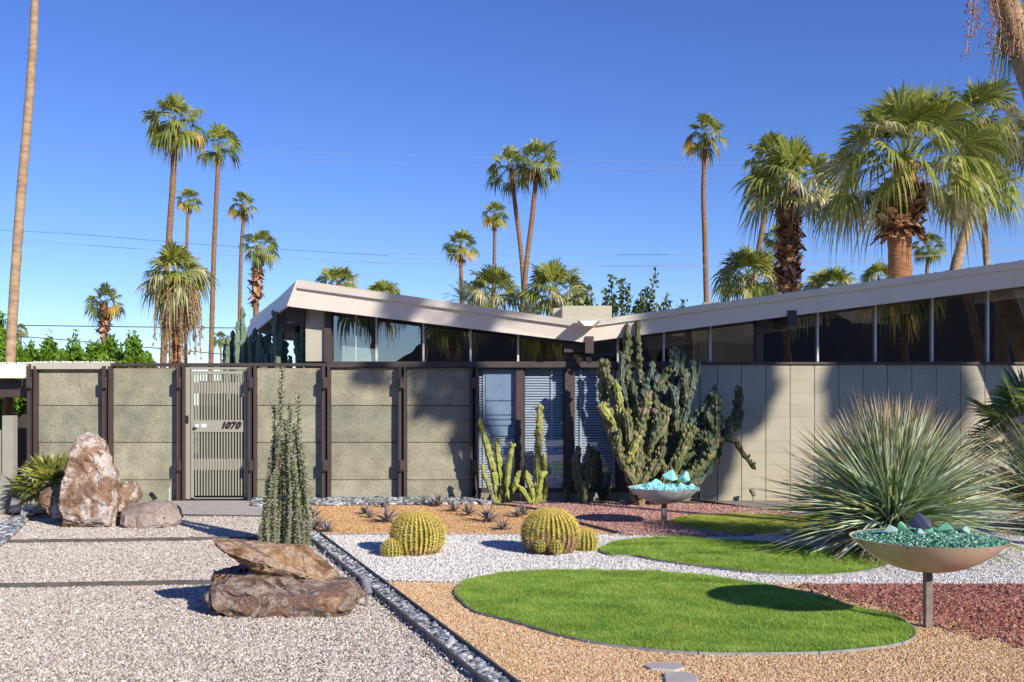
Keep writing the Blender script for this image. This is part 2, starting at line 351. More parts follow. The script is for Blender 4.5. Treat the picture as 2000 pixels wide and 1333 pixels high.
def leaf_quads(pts, size, rng, aspect=.5, up=0.0):
    """diamond shaped leaves around points"""
    n = len(pts)
    a = rng.normal(size=(n, 3)); a[:, 2] += up; a /= np.linalg.norm(a, axis=1)[:, None]
    b = rng.normal(size=(n, 3)); b -= a*(a*b).sum(1)[:, None]; b /= np.linalg.norm(b, axis=1)[:, None]
    s = (size*rng.uniform(.6, 1.3, n))[:, None]
    V = np.stack([pts-a*s, pts+b*s*aspect, pts+a*s, pts-b*s*aspect], 1).reshape(-1, 3)
    Fc = np.arange(4*n).reshape(n, 4)
    return V, Fc
def inpoly(x, y, poly):
    r = np.zeros(len(x), bool); n = len(poly)
    for i in range(n):
        x0, y0 = poly[i]; x1, y1 = poly[(i+1) % n]
        c = ((y0 > y) != (y1 > y)) & (x < (x1-x0)*(y-y0)/(y1-y0+1e-12)+x0)
        r ^= c
    return r

# ------------------------------------------------------------------ ground
Y0 = 3110.4/187.0           # the plane of the garden wall and of the house front
def gp(pts): return [(G(*p).x, G(*p).y) for p in pts]
def sheet(name, poly, z, m):
    b = MB(); b.add([(x, y, z) for x, y in poly], [tuple(range(len(poly)))])
    me = b.mesh(name)
    if me.polygons[0].normal.z < 0: me.flip_normals()
    o = obj(name, me, None, m); tag(o, kind='structure'); return o
sheet('ground', [(-1500, -1500), (1500, -1500), (1500, 2500), (-1500, 2500)], 0, 'sand')
LAWN_PX = [
 [(888,1152),(905,1135),(940,1124),(1000,1116),(1080,1112),(1180,1112),(1250,1113),(1350,1120),(1440,1131),(1520,1144),(1600,1162),(1680,1185),(1740,1208),(1775,1228),(1788,1243),(1782,1256),(1750,1268),(1690,1277),(1600,1284),(1500,1286),(1390,1286),(1300,1281),(1200,1270),(1100,1252),(1000,1222),(930,1192),(900,1170)],
 [(1172,1070),(1200,1057),(1250,1051),(1300,1049),(1375,1050),(1450,1055),(1550,1063),(1625,1073),(1690,1086),(1722,1098),(1733,1106),(1720,1115),(1675,1124),(1600,1130),(1525,1128),(1450,1122),(1375,1113),(1300,1103),(1240,1092),(1190,1081)],
 [(1305,1019),(1322,1010),(1350,1006),(1400,1004),(1450,1003),(1550,1006),(1640,1014),(1690,1024),(1700,1032),(1650,1044),(1560,1049),(1470,1048),(1390,1043),(1335,1034),(1310,1026)],
 [(1520,995),(1545,989),(1600,986),(1700,987),(1760,993),(1740,1000),(1650,1004),(1560,1003)]]
def lawn_outline(px, n=120):
    cy = sum(p[1] for p in px)/len(px); pts = []
    for x, y in px: q = G(x, y, .045 if y < cy else 0.0); pts.append(Vector((q.x, q.y, 0)))
    out = []; m = len(pts)
    for i in range(n):                              # closed smooth curve
        u = i/n*m; k = int(u); t = u-k; p0, p1, p2, p3 = (pts[(k+q-1) % m] for q in range(4))
        out.append(.5*((2*p1)+(-p0+p2)*t+(2*p0-5*p1+4*p2-p3)*t*t+(-p0+3*p1-3*p2+p3)*t**3))
    return [(p.x, p.y) for p in out]
LAWNS = [lawn_outline(p) for p in LAWN_PX]
def lx(y): return 598+(y-1052)*(930-598)/(1333-1052)      # left rail of the pebble channel in the picture
def rx(y): return 610+(y-1036)*(992-610)/(1333-1036)
left_poly = gp([(lx(1400), 1400), (lx(1052), 1052), (515, 1008), (-500, 1008), (-500, 1400)])
tan_near = gp([(rx(1400), 1400), (rx(1138), 1138), (895, 1142), (1150, 1115), (1560, 1148), (1760, 1200), (1850, 1228), (2000, 1262), (2500, 1350), (2500, 1400)])
white_poly = gp([(rx(1139), 1139), (rx(1048), 1048), (1210, 1047), (1300, 1020), (1480, 1001), (2400, 1001), (2400, 1148), (1570, 1148), (1000, 1148), (895, 1143)])
tan_rear = gp([(rx(1047), 1047), (598, 1036), (585, 991), (985, 988), (1060, 1000), (1140, 1028), (1215, 1047)])
red_rear = gp([(962, 987), (1000, 992), (1060, 1001), (1140, 1029), (1215, 1049), (1420, 1052), (1560, 1046), (1600, 1006), (1440, 992), (1380, 988)])
red_near = gp([(1560, 1148), (1760, 1200), (1850, 1228), (2000, 1262), (2500, 1350), (2500, 1148)])
grey_rear = gp([(930, 980), (960, 988), (1380, 989), (1520, 1004), (1620, 1012), (2400, 1012), (2400, 980)])
concrete = gp([(-400, 1003), (235, 1006), (520, 1010), (520, 981), (110, 981), (-400, 981)])
chan = gp([(lx(1400), 1400), (lx(1052), 1052), (606, 1036), (rx(1048), 1048), (rx(1400), 1400)])
peb_wall = gp([(495, 992), (585, 991), (960, 988), (930, 978.6), (495, 978.6)])
peb_left = gp([(-40, 1100), (-60, 1062), (70, 997), (110, 988), (150, 985), (60, 1012), (20, 1055)])
sheet('gravel_bed', left_poly, .004, 'ground_left')
sheet('gravel_bed', grey_rear, .006, 'ground_grey')
sheet('gravel_bed', white_poly, .010, 'ground_white')
sheet('gravel_bed', tan_near, .014, 'ground_tan')
sheet('gravel_bed', tan_rear, .014, 'ground_tanfar')
sheet('gravel_bed', red_rear, .018, 'ground_redfar')
sheet('gravel_bed', red_near, .018, 'ground_red')
sheet('entrance_slab', concrete, .022, 'concrete')
sheet('pebble_channel', chan, .008, 'ground_pebble')
sheet('pebble_bed', peb_wall, .024, 'ground_pebble')
sheet('pebble_bed', peb_left, .026, 'ground_pebble')

def stones(name, poly, size, count, m, seed, z=.01, excl=(), sizevar=.35, label=None, cat='gravel', y1=99, flat=.7, fade=None):
    rng = np.random.default_rng(seed)
    xs = [p[0] for p in poly]; ys = [p[1] for p in poly]
    X0, X1 = max(min(xs), -8.5), min(max(xs), 9.5); Ya, Yb = max(min(ys), 5.3), min(max(ys), y1)
    x = rng.uniform(X0, X1, count); y = rng.uniform(Ya, Yb, count)
    k = inpoly(x, y, poly) & (np.abs(x) < y*.535+1.3)
    for pl in excl: k &= ~inpoly(x, y, pl)
    if fade: k &= rng.uniform(0, 1, count) < np.clip((fade[1]-y)/(fade[1]-fade[0]), 0, 1)
    x, y = x[k], y[k]; n = len(x)
    base = np.array([(1,0,0),(0,1,0),(-1,0,0),(0,-1,0),(0,0,1),(0,0,-1)], float)
    tris = np.array([(0,1,4),(1,2,4),(2,3,4),(3,0,4),(1,0,5),(2,1,5),(3,2,5),(0,3,5)])
    if size > .03:                                  # smooth river pebbles: more faces
        bm = bmesh.new(); bmesh.ops.create_icosphere(bm, subdivisions=2, radius=1)
        base = np.array([v.co[:] for v in bm.verts]); tris = np.array([[v.index for v in f.verts] for f in bm.faces]); bm.free()
    s = size*.5*(1+sizevar*rng.normal(size=n).clip(-1.5, 2.2))
    ax = rng.uniform(.75, 1.35, (n, 3)); ax[:, 2] *= flat
    V = base[None]*ax[:, None, :]*s[:, None, None]
    if size <= .03: V = V*rng.uniform(.5, 1.35, (n, len(base), 1))
    # random rotation about z and a small tilt
    a = rng.uniform(0, 6.283, n); t = rng.normal(0, .35 if size > .03 else .8, n)
    ca, sa, ct, st = np.cos(a), np.sin(a), np.cos(t), np.sin(t)
    Rm = np.zeros((n, 3, 3)); Rm[:, 0, 0] = ca; Rm[:, 0, 1] = -sa*ct; Rm[:, 0, 2] = sa*st; Rm[:, 1, 0] = sa; Rm[:, 1, 1] = ca*ct; Rm[:, 1, 2] = -ca*st; Rm[:, 2, 1] = st; Rm[:, 2, 2] = ct
    V = np.einsum('nij,nkj->nki', Rm, V)
    V[:, :, 0] += x[:, None]; V[:, :, 1] += y[:, None]; V[:, :, 2] += (z+s*.25*rng.uniform(.2, 1.6, n))[:, None]
    Fc = (tris[None]+(np.arange(n)*len(base))[:, None, None]).reshape(-1, 3)
    o = npmesh(name, V.reshape(-1, 3), Fc, m, smooth=size > .03)
    tag(o, label, cat, None, 'stuff')
    return o
stones('gravel', left_poly, .0155, 760000, 'stone_left', 1, .006, label='pale pinkish crushed gravel around the big boulders', fade=(11.5, 16))
stones('gravel', tan_near, .0125, 400000, 'stone_tan', 2, .016, LAWNS, label='golden tan gravel below the front round lawn', y1=9.2)
stones('gravel', white_poly, .017, 400000, 'stone_white', 3, .012, LAWNS, label='bright white gravel around the golden barrel cacti', fade=(11.5, 15.5), y1=15.5)
stones('lava_rock', red_near, .027, 80000, 'stone_red', 4, .022, LAWNS, label='dark red lava rock behind the sand coloured bowl post', cat='lava rock', y1=10)
stones('lava_rock', red_rear, .026, 60000, 'stone_redfar', 5, .022, LAWNS, label='pinkish red lava rock around the grey bowl post', cat='lava rock')
stones('gravel', tan_rear, .014, 60000, 'stone_tanfar', 6, .016, label='orange tan gravel bed with small spiky rosettes')
stones('river_pebbles', chan, .038, 60000, 'stone_pebble', 7, .016, label='grey river pebbles filling the diagonal channel', cat='pebbles', flat=.55)
stones('river_pebbles', peb_wall, .06, 9000, 'stone_pebble', 8, .03, label='blue grey pebbles along the foot of the panel wall', cat='pebbles', flat=.55)
stones('river_pebbles', peb_left, .045, 30000, 'stone_pebble', 9, .03, label='dark pebbles in the strip beside the beige spotlight', cat='pebbles', flat=.55)

def ribbon(b, pts, w=.006, h=.05, z0=0.0):
    """a standing strip of edging along ground points"""
    pts = [Vector((p[0], p[1])) for p in pts]; n = len(pts)
    L, Rr = [], []
    for i in range(n):
        t = (pts[min(i+1, n-1)]-pts[max(i-1, 0)]).normalized(); nn = Vector((-t.y, t.x))*w
        L.append(pts[i]+nn); Rr.append(pts[i]-nn)
    vs = [(p.x, p.y, z0) for p in L]+[(p.x, p.y, z0+h) for p in L]+[(p.x, p.y, z0+h) for p in Rr]+[(p.x, p.y, z0) for p in Rr]
    fs = []
    for i in range(n-1):
        for k in range(3): fs.append((k*n+i, k*n+i+1, (k+1)*n+i+1, (k+1)*n+i))
    fs += [(0, n, 2*n, 3*n), (n-1, 4*n-1, 3*n-1, 2*n-1)]
    b.add(vs, fs)
def edging(label, px, w=.006, h=.045, m='steel', sub=1, wob=0):
    rr = random.Random(len(label)); pts = []
    for a, c in zip(px[:-1], px[1:]):
        A, B = G(*a), G(*c)
        for i in range(sub):
            q = A.lerp(B, i/sub)
            if 0 < i: q.y += rr.uniform(-wob, wob)
            pts.append(q)
    pts.append(G(*px[-1]))
    b = MB(); ribbon(b, [(p.x, p.y) for p in pts], w, h)
    return tag(b.build('edging_strip', m), label, 'edging', 'steel edging strips between the gravels')
edging('dark steel strip across the pale gravel in front of the tall boulder', [(-300, 1064), (0, 1063), (250, 1060), (520, 1056), (602, 1052)], .016, .05, sub=5, wob=.02)
edging('dark steel strip across the pale gravel running behind the slab boulders', [(-300, 1152), (0, 1151), (250, 1147), (412, 1144), (704, 1138)], .012, .05, sub=5, wob=.02)
edging('steel rail on the left side of the diagonal pebble channel', [(lx(1400), 1400), (lx(1200), 1200), (lx(1052), 1052)], .008, .06)
edging('steel rail on the right side of the diagonal pebble channel', [(rx(1400), 1400), (rx(1200), 1200), (rx(1036), 1036)], .006, .055)
edging('grey strip between the orange tan bed and the white gravel', [(rx(1047), 1047), (1215, 1048)], .01, .03, 'edging_light')
edging('short grey strip from the pebble channel to the front lawn', [(rx(1138), 1138), (895, 1142)], .006, .03, 'edging_light')
edging('grey strip between the white gravel and the dark red lava rock', [(1565, 1148), (2100, 1148)], .008, .035, 'edging_light')
edging('dark curved strip between the orange tan bed and the red lava rock', [(965, 989), (1000, 992), (1060, 1001), (1140, 1029), (1215, 1048)], .014, .05)
edging('dark strip between the grey wall gravel and the rear red lava rock', [(1350, 979), (1440, 992), (1520, 1003), (1640, 1016)], .014, .04)
edging('dark curved strip between the front lawn and the dark red lava rock', [(1568, 1148), (1660, 1170), (1740, 1194), (1800, 1216)], .008, .035)
edging('dark edge along the front of the concrete entrance slab', [(240, 1009), (520, 1011)], .012, .03)

# stray stones kicked over the borders, and dry leaves
def strays(name, line, spread, size, count, m, seed, label, cat='gravel'):
    rng = np.random.default_rng(seed); A = [G(*p) for p in line]; k = rng.integers(0, len(A)-1, count); t = rng.uniform(0, 1, count)
    P0 = np.array([[a.x, a.y] for a in A]); q = P0[k]*(1-t[:, None])+P0[k+1]*t[:, None]+rng.normal(0, spread, (count, 2))
    base = np.array([(1,0,0),(0,1,0),(-1,0,0),(0,-1,0),(0,0,1),(0,0,-1)], float); tris = np.array([(0,1,4),(1,2,4),(2,3,4),(3,0,4),(1,0,5),(2,1,5),(3,2,5),(0,3,5)])
    c = np.concatenate([q, np.full((count, 1), .030)], 1)
    V = c[:, None]+base[None]*size*.5*rng.uniform(.6, 1.3, (count, 1, 1))*rng.uniform(.6, 1.3, (count, 6, 1))
    tag(npmesh(name, V.reshape(-1, 3), (tris[None]+(np.arange(count)*6)[:, None, None]).reshape(-1, 3), m), label, cat, None, 'stuff')
strays('gravel', [(1560, 1150), (1760, 1206), (1850, 1232), (2000, 1266), (2100, 1290)], .05, .026, 420, 'stone_red', 1, 'stray red lava stones spilled into the tan gravel', 'lava rock')
strays('gravel', [(1560, 1143), (1760, 1198), (1850, 1224), (2000, 1256), (2100, 1280)], .05, .013, 1400, 'stone_tan', 2, 'stray tan stones spilled among the red lava rock')
strays('gravel', [(rx(1139), 1139), (895, 1142)], .03, .016, 260, 'stone_white', 3, 'stray white stones at the edge of the tan gravel')
strays('gravel', [(lx(1340), 1340), (lx(1060), 1060)], .05, .014, 700, 'stone_left', 4, 'stray pale stones along the left rail of the pebble channel')
strays('gravel', [(rx(1047), 1047), (1215, 1048)], .03, .015, 240, 'stone_white', 5, 'stray white stones at the front edge of the orange bed')
rng = np.random.default_rng(77); n = 70; x = rng.uniform(-3.5, 3.6, n); y = rng.uniform(6, 12.5, n); V, Fc = leaf_quads(np.stack([x, y, np.full(n, .05)], 1), .022, rng, .4)
V[:, 2] = .045+(V[:, 2]-.05)*.3
tag(npmesh('dry_leaves', V, Fc, 'palm_dead'), 'few small dry brown leaves scattered over gravel and lawns', 'leaves', None, 'stuff')

# lawns
LN = ['front', 'middle', 'rear', 'farthest']
def lawn(i, n, hgt, m):
    O = LAWNS[i]; cx = sum(p[0] for p in O)/len(O); cy = sum(p[1] for p in O)/len(O); seg = len(O)
    rng = np.random.default_rng(50+i); b = MB(); vs = [(cx, cy, .034)]
    for f, z in ((.5, .033), (.85, .03), (.992, .022)):
        for x, y in O: vs.append((cx+(x-cx)*f, cy+(y-cy)*f, z))
    fs = [(0, 1+k, 1+(k+1) % seg) for k in range(seg)]
    for q in range(2):
        for k in range(seg): fs.append((1+q*seg+k, 1+(q+1)*seg+k, 1+(q+1)*seg+(k+1) % seg, 1+q*seg+(k+1) % seg))
    b.add(vs, fs); me = b.mesh('lawn')
    if me.polygons[0].normal.z < 0: me.flip_normals()
    tag(obj('lawn', me, None, 'soil_green'), kind='structure')
    xs, ys = np.array([p[0] for p in O]), np.array([p[1] for p in O])
    x = rng.uniform(xs.min(), xs.max(), int(n*1.35)); y = rng.uniform(ys.min(), ys.max(), int(n*1.35)); k = inpoly(x, y, [(cx+(p[0]-cx)*.992, cy+(p[1]-cy)*.992) for p in O]); x, y = x[k], y[k]; n = len(x)
    zb = np.full(n, .026)
    hh = np.array([noise.noise((u*2.7, v*2.7, i*7.)) + .6*noise.noise((u*7., v*7., 3.)) for u, v in zip(x, y)])
    h = hgt*(1+.5*hh)*rng.uniform(.6, 1.25, n)
    th = rng.uniform(0, 6.283, n); wv = rng.uniform(.0020, .0040, n)*(1.0 if i == 0 else 1.5)
    sw = np.array([noise.noise((u*1.9, v*3.1, 20.)) for u, v in zip(x, y)])
    lean = rng.normal(0, .6, (n, 2))*h[:, None]+np.stack([-.25*h+sw*h*1.2, .05*h-sw*h*1.1], 1)
    V = np.zeros((n, 3, 3))
    V[:, 0] = np.stack([x-np.cos(th)*wv, y-np.sin(th)*wv, zb-.004], 1)
    V[:, 1] = np.stack([x+np.cos(th)*wv, y+np.sin(th)*wv, zb-.004], 1)
    V[:, 2] = np.stack([x+lean[:, 0], y+lean[:, 1], zb+h], 1)
    tag(npmesh('grass', V.reshape(-1, 3), np.arange(3*n).reshape(n, 3), m), 'short green grass of the %s round lawn' % LN[i], 'grass', None, 'stuff')
    e = MB(); ribbon(e, O+[O[0]], .005, .038)
    for k in range(0, seg, 10):                      # joints and stakes of the metal edging
        px_, py_ = O[k]; dx, dy = px_-cx, py_-cy; L = math.hypot(dx, dy); c = Vector((px_+dx/L*.008, py_+dy/L*.008, 0)); e.tube([c, c+Vector((0, 0, .042))], .006, 6)
    tag(e.build('lawn_edging', 'edging_light'), 'thin grey metal edging ring around the %s round lawn' % LN[i], 'edging', 'metal rings around the round lawns')
mat('soil_green', (.12, .19, .02), (.08, .13, .014), 30, .9, .6, 120)
lawn(0, 340000, .028, 'grass_blade')
lawn(1, 170000, .028, 'grass_blade')
lawn(2, 80000, .028, 'grass_blade_pale')
lawn(3, 30000, .028, 'grass_blade_pale')
def paving_stone(pts, label):
    b = MB(); q = [G(*p) for p in pts]; b.prism([(p.x, p.y, .035) for p in q], [(p.x, p.y, .0) for p in q])
    return tag(b.build('stepping_stone', 'concrete', bevel=.008), label, 'stepping stone', 'flat stones in the tan gravel')
paving_stone([(1258, 1310), (1275, 1304), (1330, 1306), (1338, 1315), (1320, 1320), (1270, 1317)], 'small flat grey stone set in the tan gravel below the front lawn')
paving_stone([(1296, 1325), (1340, 1323), (1362, 1330), (1366, 1350), (1300, 1350)], 'flat grey paving stone cut by the bottom edge of the picture')

# ------------------------------------------------------------------ panel wall
def wx(px, d=Y0): return (px-1000)*d/F
def wz(py, d=Y0): return EYE+(HOR-py)*d/F
fence = empty('panel_wall', (wx(500), Y0, 0), 'olive concrete panel wall held in dark brown steel posts on both sides of the gate', 'wall')
bays = [(78, 208.5), (223.5, 352), (503.5, 632.5), (647.5, 780.5), (795.5, 918)]
for bi, (a, c) in enumerate(bays):
    rows = [719, 793, 865, 938, 979]
    for i in range(4):
        b = MB(); off = random.Random(bi*7+i).uniform(-.008, .008)
        b.box((wx(a), Y0-.04+off, wz(rows[i+1]-1.1)), (wx(c), Y0+.06, wz(rows[i])))
        b.build('concrete_board', 'panel' if (bi+i) % 3 else 'panel_pale', fence, bevel=.006)
for a, c in bays:
    b = MB(); b.box((wx(a+1), Y0, 0), (wx(c-1), Y0+.03, wz(720.5))); b.build('seam_backing', 'grout', fence)  # added backing that keeps light from leaking between the boards
def fpost(px, xw=17):
    """two brown channels with a dark gap between them, joined by cleats"""
    b = MB(); x0, x1 = wx(px-xw/2), wx(px+xw/2); g = (x1-x0)
    yF = Y0-.20
    b.box((x0, yF, 0), (x0+g*.36, Y0+.07, wz(716))); b.box((x1-g*.34, yF+.05, 0), (x1, Y0+.07, wz(716)))
    b.mi = 1; b.box((x0+g*.36, Y0-.03, 0), (x1-g*.34, Y0+.05, wz(717))); b.mi = 0
    for yy in (749, 908):
        b.box((x0+g*.12, yF-.07, wz(yy+11)), (x1-g*.30, yF-.002, wz(yy-11)))
        b.box((x0+g*.30, yF-.09, wz(yy+9)), (x1-g*.12, yF-.0701, wz(yy-9)))
    b.build('post', ['brown', 'black'], fence, bevel=.002)
for px in (71, 216, 640, 788): fpost(px, 14.5)
fpost(359, 13); fpost(497, 13); fpost(926, 15)
b = MB(); b.box((wx(221), Y0-.10, wz(716)), (wx(640), Y0+.12, wz(710))); b.build('top_rail', 'brown', fence)
b = MB(); b.box((wx(62), Y0-.14, wz(722)), (wx(221), Y0+.14, wz(710))); b.build('coping', 'beige', fence, bevel=.004)

gate = empty('entrance_gate', (wx(428), Y0, 0), 'beige slatted metal garden gate with the house number 1070', 'gate')
b = MB()
yg = Y0-.02
b.box((wx(365), yg-.05, .03), (wx(373), yg+.05, wz(717))); b.box((wx(484), yg-.05, .03), (wx(492), yg+.05, wz(717))); b.box((wx(373), yg-.05, wz(722.5)), (wx(484), yg+.05, wz(717)))
b.build('gate_frame', 'gate', gate, bevel=.003)
b = MB(); b.box((wx(374.5), yg-.03, .05), (wx(379.5), yg+.03, wz(725))); b.box((wx(477.5), yg-.03, .05), (wx(482.5), yg+.03, wz(725)))
b.box((wx(379.5), yg-.03, wz(731.5)), (wx(477.5), yg+.03, wz(725))); b.box((wx(379.5), yg-.03, .05), (wx(477.5), yg+.03, wz(974)))
b.build('leaf_frame', 'gate', gate, bevel=.003)
for k in range(17):
    xx = 384.2+k*5.55
    b = MB(); b.box((wx(xx-1.0), yg-.028, .085), (wx(xx+1.0), yg+.02, wz(731.6))); b.build('slat', 'gate', gate)
for y0, y1, nm in ((747, 769, 'cross_panel'), (821, 844, 'lock_panel'), (896, 918, 'cross_panel')):
    b = MB(); f = -.034 if nm == 'lock_panel' else -.008
    b.box((wx(379.6), yg+f, wz(y1)), (wx(477.4), yg+f+.012, wz(y0))); o = b.build(nm, 'gate', gate)
def numeral(ch, cx, cy, h, parent):
    cu = bpy.data.curves.new('n', 'FONT'); cu.body = ch; cu.size = h*1.42; cu.extrude = .008; cu.shear = .28; cu.offset = .0045; cu.align_x = 'CENTER'
    t = bpy.data.objects.new('n', cu); COL.objects.link(t)
    dg = bpy.context.evaluated_depsgraph_get(); me = bpy.data.meshes.new_from_object(t.evaluated_get(dg)); bpy.data.objects.remove(t)
    me.transform(Matrix.Rotation(R(90), 4, 'X')); me.materials.clear(); me.materials.append(MATS['black'])
    o = obj('numeral', me, parent); o.location = Vector((wx(cx), yg-.055, wz(cy)))-gate.location
    o['label'] = 'dark slanted metal digit %s' % ch
for ch, cx in zip('1070', (438.5, 447, 457, 467)): numeral(ch, cx, 836.5, .108, gate)
b = MB(); c = Vector((wx(389), yg-.04, wz(832))); b.tube([c, c+Vector((0, -.06, 0))], .016, 12); b.tube([c+Vector((0, -.055, 0)), c+Vector((0, -.085, 0))], [.032, .026], 14)
b.build('knob', 'white_metal', gate, smooth=False)
b = MB(); b.box((wx(395.5), yg-.037, wz(835)), (wx(405), yg-.0345, wz(828))); b.build('notice', 'white_metal', gate)
b = MB(); b.box((wx(367), yg-.066, wz(827)), (wx(371), yg-.051, wz(812))); b.build('keypad', 'black', gate)

# ------------------------------------------------------------------ house
house = empty('house', (wx(1300), Y0, 0), 'low mid century house with a cream butterfly roof, dark clerestory glass and olive block wall', 'house')
YF = Y0-.45                                       # plane of the fascia foot
XR = 2700
def top_y(px): return 548+(px-580)*(634-548)/(1140-580) if px < 1140 else 628-(px-1140)*(628-509)/(2000-1140)
def bot_y(px): return 597+(px-560)*(669-597)/(1140-560) if px < 1140 else 669-(px-1140)*(669-559)/(2000-1140)
def fascia(x0, x1, name, lb=None):
    b = MB(); n = 1
    for (f0, f1, yo, th) in ((0, .29, -.16, .05), (.30, 1.0, -.12, .05)):
        pts_f, pts_b = [], []
        for (px, fr) in ((x0, f0), (x1, f0), (x1, f1), (x0, f1)):
            yy = top_y(px)*(1-fr)+bot_y(px)*fr
            dd = YF+yo*(1-fr)
            xx = px
            if name == 'fascia' and px == 570: xx = 580*(1-fr)+560*fr
            p = P(xx, yy, dd); pts_f.append(p); pts_b.append(p+Vector((0, th, 0)))
        if f0: pts_f = [p+Vector((0, .018, 0)) for p in pts_f]; pts_b = [p+Vector((0, .018, 0)) for p in pts_b]
        b.prism(pts_f, pts_b)
    o = b.build('fascia', 'cream', house)
    if lb: o['label'] = lb
    return o
fascia(570, 1140, 'fascia', 'sunlit cream fascia of the left roof wing')
fascia(1140, XR, 'fascia2', 'shaded cream fascia of the right roof wing')
# roof slabs
def PT(px, py, d, dz=0): p = P(px, py, d); p.z += dz; return p
b = MB()
A = P(582, 552, YF+.09); V_ = P(1140, 637, YF+.09); Rr = P(XR, top_y(XR)+3, YF+.09)
Bk = P(488, 640, 23.6); BV = Vector((V_.x, 27, V_.z)); BR = Vector((Rr.x, 27, Rr.z))
BA = Vector((Bk.x, Bk.y, Bk.z+.18))
th = Vector((0, 0, -.22))
b.prism([A, V_, BV, Vector((Bk.x, 27, BA.z)), BA], [p+th for p in (A, V_, BV, Vector((Bk.x, 27, BA.z)), BA)])
b.build('roof', 'cream', house, bevel=0)
b = MB(); b.prism([V_+Vector((.001, 0, 0)), Rr, BR, BV+Vector((.001, 0, 0))], [p+th for p in (V_+Vector((.001, 0, 0)), Rr, BR, BV+Vector((.001, 0, 0)))])
b.build('roof', 'cream', house)
f = [p+Vector((0, 0, -.235)) for p in (A, V_, BV, Vector((Bk.x, 27, BA.z)), BA)]; f[0] += Vector((.05, .02, 0)); f[4] += Vector((.06, 0, 0))
b = MB(); b.prism(f, [p+Vector((0, 0, -.02)) for p in f]); b.build('soffit', 'brown', house)
# left side fascia running obliquely back
b = MB(); a0, a1 = P(579, 548, YF-.16), P(560, 598, YF)
c0 = P(485, 638, 23.6); c1 = P(478, 664, 23.6)
b.prism([a0, a1, c1, c0], [p+Vector((.05, .01, 0)) for p in (a0, a1, c1, c0)])
o = b.build('fascia', 'cream', house); o['label'] = 'side fascia running back from the high left corner'
# dark soffit beams at the left end
b = MB(); b.box((wx(563), Y0-.10, wz(632)), (wx(597), Y0+.05, wz(600))); b.build('beam', 'brown', house)
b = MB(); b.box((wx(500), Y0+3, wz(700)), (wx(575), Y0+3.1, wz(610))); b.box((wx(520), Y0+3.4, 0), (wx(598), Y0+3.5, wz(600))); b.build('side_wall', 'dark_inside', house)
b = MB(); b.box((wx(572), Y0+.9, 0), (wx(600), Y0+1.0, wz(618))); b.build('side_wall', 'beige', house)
b = MB(); b.box((wx(340), Y0+1.3, 0), (wx(640), Y0+1.4, 2.03)); b.build('side_wall', 'dark_inside', house)  # added dark sheet behind the gate; its colour stands for the courtyard's shade
# pier at the left
b = MB(); b.prism([P(597, 706, Y0), P(635, 706, Y0), P(635, 598, Y0), P(597, 598, Y0)], [p+Vector((0, .9, 0)) for p in (P(597, 706, Y0), P(635, 706, Y0), P(635, 598, Y0), P(597, 598, Y0))]); b.build('pier', 'beige', house)
def vpost(px0, px1, ytop, ybot, y0, y1, name='post', m='brown'):
    b = MB(); b.box((wx(px0), y0, wz(ybot)), (wx(px1), y1, wz(ytop))); return b.build(name, m, house)
vpost(635.2, 648, 600, 708, Y0-.07, Y0+.12)
b = MB(); b.box((wx(640.2), Y0-.12, wz(718.5)), (wx(1366), Y0+.10, wz(707))); b.build('beam', 'brown', house)
b = MB(); b.box((wx(1366.2), Y0-.10, wz(712.5)), (wx(XR), Y0+.10, wz(708))); b.build('sill', 'brown', house)
# clerestory panes and mullions; the panes reach up under the roof
GLY = Y0+.06
def pane(px0, px1, name='clerestory_pane', ybot=707):
    b = MB(); t0, t1 = bot_y(max(px0, 561))-14, bot_y(px1)-14
    v = [P(px0, ybot, GLY), P(px1, ybot, GLY), P(px1, t1, GLY), P(px0, t0, GLY)]
    b.prism(v, [p+Vector((0, .006, 0)) for p in v]); return b.build(name, 'glass_dark', house)
def mull(px, w=2.0, name='mullion', m='white_metal'):
    b = MB(); b.box((wx(px-w), GLY-.05, wz(707)), (wx(px+w), GLY-.001, wz(bot_y(px)-4))); return b.build(name, m, house)
Ls = [648, 735, 827, 919, 1012, 1103]
for a, c in zip(Ls[:-1], Ls[1:]): pane(a, c)
Rs = [1120, 1207, 1297, 1388, 1476]
for a, c in zip(Rs[:-1], Rs[1:]): pane(a, c)
Rt = [1490, 1598, 1711, 1822, 1931, 2040, 2149, 2258, 2367, 2476]
for a, c in zip(Rt[:-1], Rt[1:]): pane(a, c)
for px in (735, 827, 919, 1012, 1207, 1297, 1388, 1598, 1711, 1822, 1931, 2040, 2149, 2258, 2367): mull(px, 1.8)
mull(695, .6)
vpost(1103, 1120, 655, 708, Y0-.07, Y0+.12); vpost(1476, 1490, 600, 708, Y0-.04, Y0+.12)
# rafter ends under the fascia
for x0, x1, y0, y1 in ((1139, 1155, 661, 693), (1523, 1540, 612, 640)):
    b = MB(); b.box((wx(x0), YF-.03, wz(y1)), (wx(x1), Y0+.5, wz(y0))); o = b.build('rafter_end', 'brown', house)
b = MB(); b.box((wx(1100), Y0-.25, wz(690)), (wx(1139), Y0-.16, wz(672))); b.build('soffit_board', 'brown', house)
# twin floodlights
b = MB()
for dx in (-9, 9):
    c = P(1140+dx, 702, Y0-.3); b.tube([c, c+Vector((0, -.10, -.02))], [.035, .055], 14)
b.box(P(1134, 697, Y0-.3), P(1146, 692, Y0-.25)); b.build('floodlight', 'black', house)
